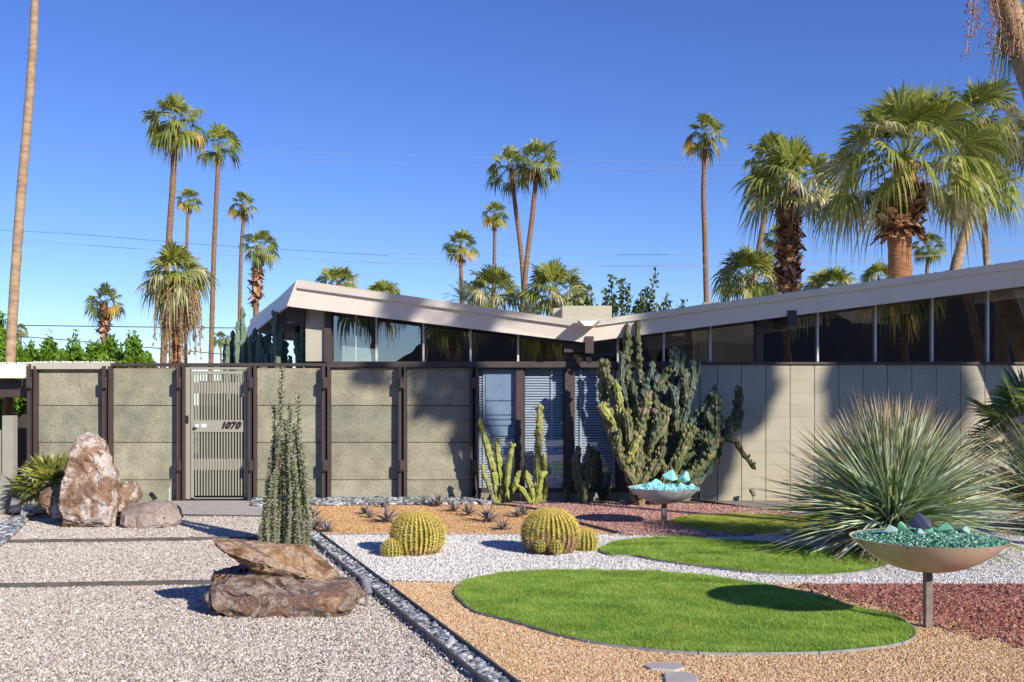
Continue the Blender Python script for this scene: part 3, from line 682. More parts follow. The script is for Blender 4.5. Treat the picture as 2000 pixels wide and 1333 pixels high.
# scupper where the two roof wings meet
b = MB(); c = P(1150, 632, YF-.3); 
b.prism([P(1126, 626, YF-.2), P(1176, 626, YF-.2), P(1172, 630, YF-.2), P(1160, 641, YF-.2), P(1138, 641, YF-.2)], [P(1132, 627, YF-.55), P(1168, 627, YF-.55), P(1165, 630, YF-.55), P(1156, 637, YF-.55), P(1142, 637, YF-.55)])
b.build('scupper', 'cream', house)
# block wall
bw = MB(); x = 1366
xs = [1366, 1400]+[1446.5+47.4*k for k in range(27)]
for a, c in zip(xs[:-1], xs[1:]):
    g = .45
    bw.box((wx(a+g), Y0-.06, 0), (wx(c-g), Y0+.10, wz(712.8)))
bw.build('block_wall', 'block', house, bevel=.006)
b = MB(); b.box((wx(1366), Y0-.035, 0), (wx(XR), Y0+.09, wz(713.5))); b.build('wall_core', 'grout', house)
# conduit on the block wall
b = MB(); b.tube([P(1403, 979, Y0-.075), P(1403, 940, Y0-.075)], .008, 6); b.build('conduit', 'beige', house)
# low windows with blinds
bases = [(932, 1008), (1022, 1103), (1120, 1206), (1220, 1292)]
b = MB(); b.box((wx(932), Y0-.02, 0), (wx(1366), Y0+.1, wz(962))); b.build('plinth', 'inner_beige', house)
vpost(1008.2, 1022, 718, 962, Y0-.04, Y0+.1); vpost(1103.2, 1120, 718, 962, Y0-.08, Y0+.1); vpost(1206.2, 1220, 718, 962, Y0-.04, Y0+.1); vpost(1292.2, 1366, 718, 962, Y0-.04, Y0+.1, 'panel', 'beige')
for wi, (a, c) in enumerate(bases):
    wdw = empty('window', Vector((wx((a+c)/2), Y0, wz(955)))-house.location); wdw.parent = house
    L = wdw.location+house.location
    def wb(bb, nm, m, **k):
        bb.v = [(p[0]-L.x, p[1]-L.y, p[2]-L.z) for p in bb.v]; me = bb.mesh(nm); me.materials.append(MATS[m]); return obj(nm, me, wdw)
    bb = MB(); bb.box((wx(a), Y0-.03, wz(961.8)), (wx(c), Y0+.05, wz(954))); bb.box((wx(a), Y0-.02, wz(954)), (wx(a)+.02, Y0+.05, wz(719))); bb.box((wx(c)-.02, Y0-.02, wz(954)), (wx(c), Y0+.05, wz(719)))
    wb(bb, 'frame', 'brown')
    bb = MB(); bb.box((wx(a)+.02, Y0+.02, wz(954)), (wx(c)-.02, Y0+.026, wz(719))); wb(bb, 'pane', 'glass_clear')
    bb = MB()
    n = 46; rr = random.Random(wi)
    for k in range(n):
        z = wz(952)+(wz(721)-wz(952))*k/(n-1); t = .017+rr.uniform(-.002, .002)
        bb.add([(wx(a)+.03, Y0+.09, z-t*.9), (wx(c)-.03, Y0+.09, z-t*.9), (wx(c)-.03, Y0+.115, z+t*.9), (wx(a)+.03, Y0+.115, z+t*.9)], [(0, 1, 2, 3)])
    wb(bb, 'blind', 'blind')
    bb = MB()
    xt = {0: (945,), 1: (1078,), 2: (1135, 1200), 3: (1240,)}[wi]
    for q in xt: bb.box((wx(q-2), Y0+.076, wz(953)), (wx(q+2), Y0+.079, wz(720)))
    wb(bb, 'blind_tape', 'blind')
    if wi == 0:
        bb = MB(); bb.box((wx(948), Y0+.060, wz(852)), (wx(1006), Y0+.063, wz(722))); wb(bb, 'paper_sheet', 'sheet_paper')
        bb = MB(); rr = random.Random(9)
        for yy in (783, 811, 820, 832):
            q = 950
            while q < 1002:
                wd = rr.uniform(2, 5); bb.box((wx(q), Y0+.0585, wz(yy+1.6)), (wx(min(q+wd, 1003)), Y0+.0595, wz(yy-1.6))); q += wd+1.3
        wb(bb, 'print', 'print')
# room behind the glass
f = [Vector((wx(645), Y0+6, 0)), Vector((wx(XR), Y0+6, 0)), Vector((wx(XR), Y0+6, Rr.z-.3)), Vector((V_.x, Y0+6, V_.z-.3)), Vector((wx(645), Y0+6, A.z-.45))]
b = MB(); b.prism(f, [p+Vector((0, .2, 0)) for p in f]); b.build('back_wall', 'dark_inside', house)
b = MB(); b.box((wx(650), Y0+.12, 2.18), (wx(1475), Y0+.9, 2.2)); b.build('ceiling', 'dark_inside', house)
b = MB(); b.box((wx(1016), Y0+1.2, 0), (wx(1100), Y0+1.3, 2.95)); b.build('inner_wall', 'inner_beige', house)
b = MB(); b.box((wx(1392), Y0+.8, 0), (wx(1474), Y0+.9, 3.4)); b.build('inner_wall', 'inner_beige', house)
b = MB(); b.box((wx(1860), Y0+1.6, 0), (wx(1990), Y0+1.7, 3.6)); b.build('inner_wall', 'inner_beige', house)
for a, c in ((1690, 1775), (1815, 1880)):
    b = MB(); b.box((wx(a), Y0+2.2, 0), (wx(a+4), Y0+2.3, wz(600)-.1)); b.box((wx(c), Y0+2.2, 0), (wx(c+4), Y0+2.3, wz(600)-.1)); b.box((wx(a), Y0+2.2, wz(600)-.1), (wx(c+4), Y0+2.3, wz(600))); b.build('door_frame', 'inner_beige', house)
ch = MB(); ch.box(P(1098, 640, 20), P(1195, 597.5, 20)+Vector((0, 1.2, 0))); o = ch.build('chimney', 'block', house, bevel=.01)
ch = MB(); ch.box(P(1080, 640, 20.6), P(1097.7, 602, 20.6)+Vector((0, .6, 0))); o = ch.build('chimney', 'block', house, bevel=.01)

# roof ballast pieces seen along the fascia top
rr = random.Random(3); b = MB()
for k in range(420):
    px = rr.uniform(1200, 2010); d = YF+rr.uniform(-.05, .15); p = P(px, top_y(px)+1.5, d); s = rr.uniform(.012, .03)
    b.add([p+Vector((s, 0, 0)), p+Vector((0, s, 0)), p+Vector((-s, 0, 0)), p+Vector((0, -s, 0)), p+Vector((0, 0, s)), p+Vector((0, 0, -s))], [(0,1,4),(1,2,4),(2,3,4),(3,0,4),(1,0,5),(2,1,5),(3,2,5),(0,3,5)])
o = b.build('roof_ballast', 'roof_gravel', house); o['kind'] = 'stuff'

# ------------------------------------------------------------------ carport at the far left
cp = empty('carport', (wx(0), Y0, 0), 'flat roofed carport with cream fascia and white roof gravel at the left edge', 'carport')
b = MB(); b.box((wx(-500), Y0-.30, wz(740)), (wx(64), Y0-.22, wz(713))); b.build('fascia', 'cream', cp, bevel=.004)
b = MB(); b.box((wx(-500), Y0-.22, wz(716)), (wx(62), Y0+6, wz(713.5))); b.build('roof', 'cream', cp)
b = MB(); b.box((wx(-500), Y0+.0, wz(776)), (wx(62), Y0+.15, wz(741))); b.build('beam', 'brown', cp)
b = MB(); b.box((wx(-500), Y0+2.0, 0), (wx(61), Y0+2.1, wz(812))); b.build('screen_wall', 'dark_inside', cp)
rr = random.Random(5); b = MB()
for k in range(520):
    px = rr.uniform(-20, 222); 
    if px > 64 and rr.random() < .5: continue
    d = Y0+rr.uniform(-.2, .3) if px < 64 else Y0+rr.uniform(-.1, .1)
    p = Vector((wx(px, d), d, wz(711.6 if px < 64 else 709.4)+rr.uniform(0, .012))); s = rr.uniform(.012, .028)
    b.add([p+Vector((s, 0, 0)), p+Vector((0, s, 0)), p+Vector((-s, 0, 0)), p+Vector((0, -s, 0)), p+Vector((0, 0, s)), p+Vector((0, 0, -s))], [(0,1,4),(1,2,4),(2,3,4),(3,0,4),(1,0,5),(2,1,5),(3,2,5),(0,3,5)])
o = b.build('roof_ballast', 'roof_gravel', cp); o['kind'] = 'stuff'
# folded beige planter/mailbox frame at the left edge
fr = empty('angled_steel_post', (wx(10), 14.6, 0), 'beige bent metal post with a slanted foot at the left edge of the picture', 'post')
D = 14.4
b = MB(); f = [P(4, 812, D), P(25, 812, D), P(25, 925, D), P(6, 1010, D), P(-22, 1010, D), P(4, 925, D)]
b.prism(f, [p+Vector((0, .14, 0)) for p in f]); b.build('post', 'gate', fr, bevel=.004)
b = MB(); b.box(P(-60, 935, D+.02), P(3.5, 840, D+.05)+Vector((0, .02, 0))); b.build('side_plate', 'gate', fr)

# ------------------------------------------------------------------ palms
def fan_leaf(b, c, az_, el, Lp, Lb, nseg, droop, mi, rr, rows=3, spread=105, sag=.15, stem_mi=None, pw=.012):
    d = Vector((math.cos(az_)*math.cos(el), math.sin(az_)*math.cos(el), math.sin(el)))
    e = c+d*Lp+Vector((0, 0, -sag*Lp)); a = (d+Vector((0, 0, -2*sag))).normalized()
    s = a.cross(Vector((0, 0, 1)))
    if s.length < .1: s = Vector((-math.sin(az_), math.cos(az_), 0))
    s.normalize(); roll = rr.uniform(-.8, .8); nrm = s.cross(a)
    s = (s*math.cos(roll)+nrm*math.sin(roll)).normalized(); nrm = s.cross(a).normalized()
    b.mi = stem_mi if stem_mi is not None else mi
    w = s*pw*Lp*2; md = c.lerp(e, .5)+Vector((0, 0, sag*.3*Lp))
    b.add([c-w, c+w, md+w*.8, md-w*.8, e+w*.6, e-w*.6], [(0, 1, 2, 3), (3, 2, 4, 5)])
    b.mi = mi
    dth = R(2*spread)/nseg
    ts = {3: (.02, .58, .80, 1.0), 4: (.02, .35, .60, .80, 1.0)}[rows]
    ws = {3: (.4, 1.0, .42, .0), 4: (.5, 1.0, .92, .38, .0)}[rows]
    for i in range(nseg):
        th = -R(spread)+dth*(i+.5); L = Lb*(.72+.28*math.cos(th*.8))*rr.uniform(.9, 1.06)
        q = a*math.cos(th)+s*math.sin(th); sd = s*math.cos(th)-a*math.sin(th)
        dr = droop*rr.uniform(.5, 1.5); cup = .18*math.cos(th)
        vs = []
        for t, wv in zip(ts, ws):
            cpos = e+q*(L*t*(1-.25*dr*t*t))+nrm*(cup*L*t*t*.4)+Vector((0, 0, -dr*L*(.22*t*t+.95*max(0, (t-.5)/.5)**1.5)))
            hw = sd*(min(t, .60)*L*dth*.5*wv+.0001)
            vs += [cpos-hw+nrm*hw.length*.5*(1 if i % 2 else -1), cpos+hw]
        fs = [(2*k, 2*k+1, 2*k+3, 2*k+2) for k in range(len(ts)-1)]
        b.add(vs, fs)
def crown_mesh(name, seed, n, nseg, rows, droop, mats, el0=80, el1=-45, yel=.0, dead=0, Lp=.50, Lb=.55, up_bias=1.0, deadL=.8, spread=105):
    rr = random.Random(seed); b = MB()
    for i in range(n):
        t = (i+.5)/n; el = R(el0+(el1-el0)*t**up_bias); azz = i*2.399963+rr.uniform(-.2, .2)
        mi = 0
        if t > .4 and rr.random() < .3: mi = 1
        if t > .72 and rr.random() < yel: mi = 2
        if mi == 2 and rr.random() < .35: mi = 3
        l = rr.uniform(.85, 1.12)
        fan_leaf(b, Vector((0, 0, .04*(1-t))), azz, el+R(rr.uniform(-7, 7)), Lp*l*(1 if t > .25 else .75), Lb*l, nseg, droop*(.12+1.05*t), mi, rr, rows, sag=.05+.16*max(0, math.cos(el)), spread=spread)
    for i in range(dead):
        azz = rr.uniform(0, 6.28); el = R(rr.uniform(-86, -60))
        fan_leaf(b, Vector((0, 0, -.12*rr.random()*3)), azz, el, .28*deadL, .55*deadL, max(8, nseg-6), droop*.8, 3, rr, rows, spread=60)
    me = b.mesh(name)
    for m in mats: me.materials.append(MATS[m])
    return me
GM = ['palm_green', 'palm_dark', 'palm_yellow', 'palm_dead']
PM = ['palm_green', 'palm_pale', 'palm_yellow', 'palm_dead']
C_tall = [crown_mesh('crown', 11, 27, 15, 3, .62, GM, yel=.12, dead=2, Lp=.52, Lb=.52),
          crown_mesh('crown', 12, 24, 14, 3, .55, GM, yel=.75, dead=2, Lp=.50, Lb=.52),
          crown_mesh('crown', 13, 30, 16, 3, .78, GM, yel=.22, dead=1, Lp=.54, Lb=.50),
          crown_mesh('crown', 17, 22, 15, 3, .70, GM, yel=.15, dead=0, Lp=.56, Lb=.52, el1=-30)]
C_droop = crown_mesh('crown', 14, 34, 22, 4, .64, PM, el0=85, el1=-25, yel=0, dead=0)
C_low = crown_mesh('crown', 15, 30, 20, 4, .7, PM, el0=85, el1=-15, yel=0)
C_skirt = crown_mesh('crown', 16, 50, 20, 4, .95, PM, el0=85, el1=-78, yel=.3, dead=14, deadL=1.3)
def feather_mesh(seed, n=22):
    rr = random.Random(seed); b = MB()
    for i in range(n):
        t = i/n; el = R(80-75*t); azz = i*2.4+rr.uniform(-.2, .2)
        d = Vector((math.cos(azz)*math.cos(el), math.sin(azz)*math.cos(el), math.sin(el)))
        sd = Vector((-math.sin(azz), math.cos(azz), 0)); prev = None; K = 22
        for k in range(K+1):
            s = k/K; p = d*s+Vector((0, 0, -.45*s*s*(.4+math.cos(el))))
            if prev is not None:
                b.add([prev-sd*.006, prev+sd*.006, p+sd*.005, p-sd*.005], [(0, 1, 2, 3)])
                ax = (p-prev).normalized(); upv = sd.cross(ax)
                for sg in (-1, 1):
                    tip = p+(sd*sg*.75+ax*.6-upv*rr.uniform(-.1, .35)+Vector((0, 0, -.15)))*(.26*(1-.55*s)*min(1, s*5+.2))
                    b.add([p, p+ax*.022, tip], [(0, 1, 2)])
            prev = p
    me = b.mesh('crown'); me.materials.append(MATS['palm_feather']); return me
C_feather = feather_mesh(3)
def spline(pts, n):
    """smooth curve through points"""
    pts = [Vector(p) for p in pts]; P_ = [pts[0]*2-pts[1]]+pts+[pts[-1]*2-pts[-2]]; out = []
    m = len(pts)-1
    for i in range(n+1):
        u = i/n*m; k = min(int(u), m-1); t = u-k; p0, p1, p2, p3 = P_[k:k+4]
        out.append(.5*((2*p1)+(-p0+p2)*t+(2*p0-5*p1+4*p2-p3)*t*t+(-p0+3*p1-3*p2+p3)*t**3))
    return out
PALM_GROUP = 'fan palms beyond the house and wall'
def palm(label, pix, d, rpx, wpx, crown, m='trunk', boots=None, rot=None, flat=1.0, name='fan_palm', group=PALM_GROUP, wtop=None, seed=0, crown_extra=None, crown_mats=None):
    """pix: trunk points in the picture from low to high, the last is the crown's heart"""
    rr = random.Random(seed+int(pix[-1][0]))
    pts = [P(x, y, d) for x, y in pix]
    dirn = (pts[0]-pts[1]).normalized(); k = -pts[0].z/dirn.z if dirn.z < -.2 else 0
    base = pts[0]+dirn*k; base.z = -.05; base.x = pts[0].x+(base.x-pts[0].x)*.5
    root = empty(name, (base.x, base.y, 0), label, 'palm tree', group)
    path = spline([base]+pts, max(16, int(pts[-1].z*5))); r0 = wpx*d/F/2; r1 = (wtop or wpx*.75)*d/F/2
    n = len(path); rad = [ (r0+(r1-r0)*i/n)*(1+.05*(i % 2))*(1+.25*max(0, 1-path[i].z/.6)) for i in range(n)]
    b = MB(); b.tube(path, rad, 14, jit=.035, rnd=rr); b.build('trunk', m, root, smooth=True)
    if boots:
        b = MB(); z0, z1, dens, sz = boots                # leaf stubs standing off the trunk, along a stretch given in picture rows
        for k in range(dens):
            yy = rr.uniform(z0, z1); zt = EYE+(HOR-yy)*d/F
            c = min(path, key=lambda q: abs(q.z-zt)); a = rr.uniform(0, 6.283); rr_ = r1*1.0
            o_ = Vector((math.cos(a), math.sin(a), 0)); sd = Vector((-o_.y, o_.x, 0)); s = sz*rr.uniform(.6, 1.3); c = Vector((c.x, c.y, zt))+o_*rr_
            upd = rr.choice((-1.1, .9, .9)) 
            t = c+(o_*.8+Vector((0, 0, upd))*rr.uniform(.5, 1)+sd*rr.uniform(-.5, .5))*s
            b.add([c-sd*s*.35, c+sd*s*.35, t+sd*s*.18, t-sd*s*.18+o_*s*.1, c+Vector((0, 0, -.3*s))], [(0, 1, 2, 3), (0, 4, 1)])
        b.build('leaf_stubs', 'boots', root)
    cr = obj('crown', crown, root); cr.location = pts[-1]-root.location; s = rpx*d/F
    cr.scale = (s, s, s*flat); cr.rotation_euler = (rr.uniform(-.08, .08), rr.uniform(-.08, .08), rot if rot is not None else rr.uniform(0, 6.28))
    return root
T = C_tall
palm('very tall leaning palm trunk at the left edge whose crown is above the picture', [(20, 705), (38, 420), (58, 180), (68, 0), (72, -330)], 21, 190, 20, C_droop, 'trunk_pale', wtop=13)
palm('tallest slender palm left of centre, standing above the slatted gate', [(319, 712), (327, 520), (338, 350), (342, 262), (341, 235)], 52, 68, 13, T[2], 'trunk', (250, 275, 60, .3), seed=1)
palm('second tall slender palm, just right of the one above the gate', [(412, 712), (417, 520), (422, 400), (427, 305), (428, 285)], 60, 52, 10, T[3], seed=2)
palm('small distant palm with yellow lower leaves between the two tall slender palms', [(363, 700), (365, 480), (369, 390)], 100, 31, 7, T[1], seed=3)
palm('distant slender palm with yellow lower leaves, right of the second tall palm', [(467, 700), (470, 520), (475, 430), (474, 400)], 90, 35, 8, T[1], seed=4)
palm('palm with a shaggy brown trunk just left of the high roof corner', [(500, 700), (500, 590), (503, 520), (508, 482)], 60, 44, 12, T[0], 'trunk', (515, 590, 160, .35), seed=5)
palm('small palm with a shaggy trunk standing behind the green hedge', [(205, 700), (204, 640), (205, 590)], 62, 46, 15, T[3], 'trunk', (600, 655, 120, .35), seed=6)
pb = palm('broad pale fan palm with long hanging dead fruit stalks behind the tallest slender palm', [(342, 712), (342, 600), (343, 535)], 38, 78, 24, C_skirt, 'trunk_warm', None, flat=1.0, seed=7, wtop=22)
palm('tiny distant palm above the left end of the hedge', [(40, 700), (41, 645)], 130, 17, 4, T[2], seed=8)
palm('tiny distant palm between the second tall trunk and the roof cacti', [(432, 712), (430, 662)], 120, 20, 4, T[0], seed=9)
palm('low fan palm crown rising over the left roof slope near the high corner', [(662, 700), (662, 556)], 36, 52, 14, C_low, seed=10)
palm('low fan palm crown farther along the left roof slope', [(748, 700), (748, 582)], 36, 48, 14, C_low, seed=11)
palm('palm with many yellow leaves left of the centre palm pair', [(905, 700), (901, 560), (900, 478)], 80, 42, 9, T[1], seed=12)
palm('small palm with a short dead skirt below the centre pair', [(962, 700), (966, 480), (967, 418)], 85, 34, 8, T[1], 'trunk', (425, 445, 40, .4), seed=13)
palm('left palm of the tall crossing pair at the centre', [(1028, 700), (1020, 520), (1006, 400), (998, 330)], 62, 56, 10, T[3], seed=14)
palm('right palm of the tall crossing pair at the centre', [(1015, 700), (1026, 540), (1040, 420), (1047, 345), (1050, 315)], 60, 57, 11, T[0], 'trunk', (335, 350, 40, .3), seed=15)
palm('bushy fan palm crown below the left palm of the centre pair', [(965, 700), (965, 572)], 40, 72, 16, C_low, seed=16)
palm('broad pale fan palm crown left of the shrub and above the chimney', [(1083, 720), (1083, 575)], 38, 85, 16, C_droop, 'trunk', seed=17)
palm('grey green feather palm at the left of the centre palm cluster', [(902, 720), (905, 590)], 34, 62, 10, C_feather, name='feather_palm', seed=18)
palm('short feather palm in front of the crossing palm trunks', [(1032, 720), (1032, 625)], 34, 52, 10, C_feather, name='feather_palm', seed=19)
palm('lone slender palm right of centre with yellow lower leaves', [(1382, 712), (1377, 480), (1374, 380), (1377, 290), (1378, 262)], 60, 54, 11, T[1], seed=20)
palm('slim leaning palm whose crown touches the shaggy trunked palm', [(1455, 700), (1480, 500), (1500, 390), (1508, 315)], 48, 72, 12, T[2], 'trunk', seed=21)
palm('palm with a thick shaggy brown trunk and drooping crown right of centre', [(1540, 712), (1540, 570), (1541, 480), (1543, 395), (1545, 360)], 36, 112, 30, C_droop, 'trunk', (390, 575, 520, .34), seed=22)
palm('low broad palm crown behind the roof left of the thick shaggy trunk', [(1462, 712), (1462, 545)], 40, 82, 14, C_droop, seed=23)
palm('small distant palm half hidden behind the thick shaggy trunk', [(1522, 700), (1520, 462)], 90, 36, 6, T[0], seed=24)
palm('small distant palm between the big palm and the leaning trunk', [(1808, 700), (1810, 540), (1815, 480)], 85, 37, 8, T[0], seed=25)
palm('low palm crown over the roof between the shaggy and the big palm', [(1625, 700), (1625, 568)], 42, 66, 12, C_low, seed=26)
palm('small low palm crown at the left of the big palm trunk', [(1718, 700), (1716, 545)], 48, 44, 9, C_low, seed=27)
palm('palm crown cut by the right edge behind the big palms', [(2030, 700), (2025, 260)], 34, 75, 18, T[2], seed=28)
# the two big palms on the right
BIG = crown_mesh('crown', 31, 42, 32, 4, .62, PM, el0=84, el1=-24, yel=.0, Lp=.58, Lb=.50)
bp = palm('biggest fan palm with a thick orange brown trunk and a collar of cut leaf stubs', [(1758, 712), (1758, 545), (1757, 440), (1763, 372), (1768, 318)], 27, 182, 42, BIG, 'trunk_warm', (372, 452, 650, .36), seed=30, wtop=46)
BIG2 = crown_mesh('crown', 32, 28, 28, 4, .7, ['palm_green', 'palm_pale', 'palm_yellow', 'palm_dead'], el0=84, el1=-50, yel=.3, Lp=.5, Lb=.55)
palm('tall palm with a pale leaning trunk right of the biggest palm', [(1830, 712), (1866, 525), (1895, 420), (1908, 320), (1912, 235)], 30, 98, 22, BIG2, 'trunk_pale', seed=33, wtop=18)
palm('drooping palm crown low between the biggest palm and the right edge', [(1935, 700), (1925, 480), (1915, 375)], 33, 95, 14, C_droop, 'trunk_pale', seed=34)
# hanging dead stalks on the broad palm
rr = random.Random(8); b = MB(); c0 = P(345, 560, 37.6)
for k in range(26):
    a = rr.uniform(-1.2, 1.0); L = rr.uniform(1.4, 3.0); x = rr.uniform(-.6, 1.15); p = c0+Vector((x, -.4+rr.uniform(-.3, .3), rr.uniform(-.5, .1)))
    path = [c0+Vector((x*.3, 0, .2)), p, p+Vector((x*.15, 0, -L*.5)), p+Vector((x*.2, 0, -L))]
    b.tube(path, [.015, .02, .02, .008], 4)
    for q in range(34):
        t = p.lerp(path[-1], rr.uniform(0, 1)); s = rr.uniform(.05, .13); b.add([t, t+Vector((rr.uniform(-s, s), rr.uniform(-s, s), -s*1.5)), t+Vector((rr.uniform(-s, s), 0, -s*.4))], [(0, 1, 2)])
b.build('fruit_stalks', 'palm_dead', pb)
# close trunk in the top right corner with hanging stalks
nr = empty('fan_palm', (wx(2080, 15.2), 13, 0), 'close leaning palm trunk with hanging dried fruit stalks in the top right corner', 'palm tree', PALM_GROUP)
b = MB(); tp = spline([P(2330, 1000, 15.2), P(2120, 460, 15.2), P(2010, 140, 15.2), P(1972, 30, 15.2), P(1935, -90, 15.2), P(1915, -170, 15.2), P(1910, -380, 15.2)], 70)
b.tube(tp, [.19*(1+.03*(i % 2)) for i in range(len(tp))], 16, jit=.02, rnd=rr); b.build('trunk', 'trunk_pale', nr, smooth=True)
cr = obj('crown', C_skirt, nr); cr.location = P(1915, -400, 15.2)-nr.location; cr.scale = (1.75, 1.75, 1.4)
b = MB(); rr = random.Random(4)
for k in range(13):
    p0 = P(1925+rr.uniform(-22, 50), -120, 14.8+rr.uniform(-.3, .3)); L = rr.uniform(1.0, 2.0); x = rr.uniform(-.16, .05) if k < 6 else rr.uniform(.2, .5)
    path = spline([p0, p0+Vector((x*.6, 0, -L*.4)), p0+Vector((x, 0, -L*.8)), p0+Vector((x+rr.uniform(-.05, .05), 0, -L*1.05))], 8); b.tube(path, .006, 4)
    for q in range(70):
        t = path[rr.randint(3, 8)]+Vector((rr.gauss(0, .045), rr.gauss(0, .045), rr.gauss(0, .04))); s = rr.uniform(.006, .02)
        b.add([t+Vector((s, 0, 0)), t+Vector((-s*.6, s, 0)), t+Vector((0, 0, s)), t+Vector((0, -s, -s))], [(0, 1, 2), (0, 3, 1), (0, 2, 3), (1, 3, 2)])
b.build('fruit_stalks', 'boots', nr)
b = MB()
for k in range(5): fan_leaf(b, P(1985+k*12, -60, 15.4), R(200+k*30), R(-80), .45, 1.0, 26, .5, 0, rr, 4, spread=40)
b.build('hanging_fronds', 'palm_dark', nr)

# ------------------------------------------------------------------ shrubs and hedge
def shrub(label, px, ptop, d, wpx, m='hedge_leaf', seed=0, n=3800, pw=1.3, size=.075, name='shrub', group=None, cat='shrub', ybase=None, lobes=5):
    rng = np.random.default_rng(seed); base = Vector((wx(px, d), d, 0)); H = wz(ptop, d); W = wpx*d/F
    root = empty(name, base, label, cat, group)
    pts = []
    # sprays: many upright shoots, each clothed in leaves
    k = 130
    for i in range(k):
        a = rng.uniform(0, 6.283); r = W*math.sqrt(rng.uniform(0, 1)); x = r*math.cos(a); y = r*math.sin(a)
        hh = H*(1-(r/W)**pw*.26)*rng.uniform(.84, 1.03)
        m_ = n//k; t = rng.uniform(.55, 1, m_)
        q = np.stack([x*(1.2-.35*t), y*(1.2-.35*t), hh*t], 1)+rng.normal(0, 1, (m_, 3))*np.stack([.10*(1.08-t)+.02]*2+[np.full(m_, .05)], 1)*1.2
        pts.append(q)
    q = np.concatenate(pts); V, Fc = leaf_quads(q, size, rng, .42, .8)
    npmesh('foliage', V, Fc, m, root)
    b = MB(); rr = random.Random(seed)
    for i in range(6):
        a = rr.uniform(0, 6.28); b.tube([(0, 0, 0), (W*.3*math.cos(a), W*.3*math.sin(a), H*.4), (W*.5*math.cos(a), W*.5*math.sin(a), H*.8)], [.04, .03, .01], 6)
    me = b.mesh('stems'); me.materials.append(MATS['trunk']); obj('stems', me, root)
    return root
HG = 'green shrubs in the hedge behind the wall'
hl = [(-8, 598, 36, 'bright green shrub cut by the left edge, tallest of the hedge'), (62, 668, 34, 'hedge shrub just right of the tall leaning trunk'), (98, 655, 26, 'narrow hedge shrub with a pointed top, third from the left edge'),
      (142, 662, 30, 'hedge shrub left of the small shaggy palm trunk'), (185, 664, 24, 'low hedge shrub directly in front of the small shaggy palm'), (218, 650, 29, 'pointed hedge shrub just right of the small shaggy palm trunk'), (264, 656, 33, 'hedge shrub at the right end of the green hedge')]
for i, (px, pt, wd, lb) in enumerate(hl): shrub(lb, px, pt-4, 24+(i % 2)*.8, wd*1.45, seed=20+i, group=HG, n=15000, size=.07)
# tall shrub behind the roof: long leafy shoots
def shooty(label, shoots, d, m, seed):
    rr = random.Random(seed); rng = np.random.default_rng(seed)
    base = Vector((wx(shoots[0][0], d), d, 0)); root = empty('shrub', base, label, 'shrub', 'leafy shrubs behind the roof valley')
    b = MB(); pts = []
    for (x0, x1, yt) in shoots:
        p0 = P(x0, 690, d); p1 = P((x0+x1)/2, (690+yt)/2, d); p2 = P(x1, yt, d); dy = rr.uniform(-.5, .5)
        p0.y += dy; p1.y += dy; p2.y += dy
        path = spline([Vector((base.x, base.y, 0)), p0, p1, p2], 18); b.tube(path, [.03]*10+[.015]*9, 5)
        for k in range(150):
            i = rr.uniform(6, 17.9); q = path[int(i)].lerp(path[int(i)+1], i-int(i)); s = .10
            pts.append((q.x+rr.gauss(0, s*.6), q.y+rr.gauss(0, s*.6), q.z+rr.gauss(0, .05)))
    b.build('stems', 'trunk', root)
    V, Fc = leaf_quads(np.array(pts), .075, rng, .5, .6); npmesh('foliage', V, Fc, m, root, origin=base)
shooty('dark green shrub with long leafy shoots rising behind the roof right of the chimney', [(1195, 1180, 568), (1205, 1195, 536), (1210, 1212, 550), (1225, 1228, 562), (1215, 1200, 585), (1190, 1183, 590)], 27, 'dark_leaf', 1)
shooty('dark green shrub with one tallest leaning shoot behind the right roof wing', [(1255, 1285, 525), (1250, 1262, 560), (1270, 1298, 575), (1245, 1250, 575), (1285, 1310, 590), (1235, 1240, 600), (1300, 1336, 588), (1262, 1275, 580), (1240, 1255, 590), (1275, 1285, 590)], 27.5, 'dark_leaf', 2)
shooty('small green shrub with short shoots at the left of the chimney', [(1145, 1148, 560), (1120, 1118, 585), (1130, 1128, 575), (1150, 1155, 580)], 26, 'dark_leaf', 3)

# ------------------------------------------------------------------ cacti
def cactus_arm(b, pts, r, rr, nr=6, rib=.16, lump=.12, seg=24, tip=.5, step=.045):
    L = sum((Vector(pts[i+1])-Vector(pts[i])).length for i in range(len(pts)-1)); n = max(8, int(L/step))
    path = spline(pts, n); rad = []; ph = rr.uniform(0, 6)
    for i in range(n+1):
        t = i/n; q = r*(.82+.25*math.sin(math.pi*min(1, t*1.1)))*(1+lump*math.sin(i*1.35+ph)+lump*rr.uniform(-.6, .6))
        q *= math.sqrt(max(0.03, 1-max(0, (t-(1-1.6*r/L))/(1.6*r/L))**2)) if t > 1-1.6*r/L else 1
        rad.append(q)
    path = [p+Vector((rr.uniform(-1, 1), rr.uniform(-1, 1), 0))*r*lump*.9 for p in path]
    b.tube(path, rad, seg, rib=rib, nr=nr, tw=.0, jit=.035, rnd=rr)
def knobs(b, pts, r, n, rr, size=.5):
    """small side lobes and scars that break up an arm's outline"""
    path = spline(pts, 30)
    for k in range(n):
        i = rr.randint(4, 28); p = path[i]; a = rr.uniform(0, 6.283); o_ = Vector((math.cos(a), math.sin(a)*.9, rr.uniform(-.1, .5))).normalized(); s = r*size*rr.uniform(.6, 1.25)
        q = p+o_*r*.85
        b.tube([p+o_*r*.4, q, q+o_*s*.8+Vector((0, 0, s*1.1)), q+o_*s*.9+Vector((0, 0, s*2.1))], [s*.7, s, s*.95, s*.3], 9, rib=.13, nr=4, jit=.08, rnd=rr)
def px_arm(pts, d, dd=0):
    n = len(pts); return [P(x, y, d+dd*i/max(1, n-1)) for i, (x, y) in enumerate(pts)]
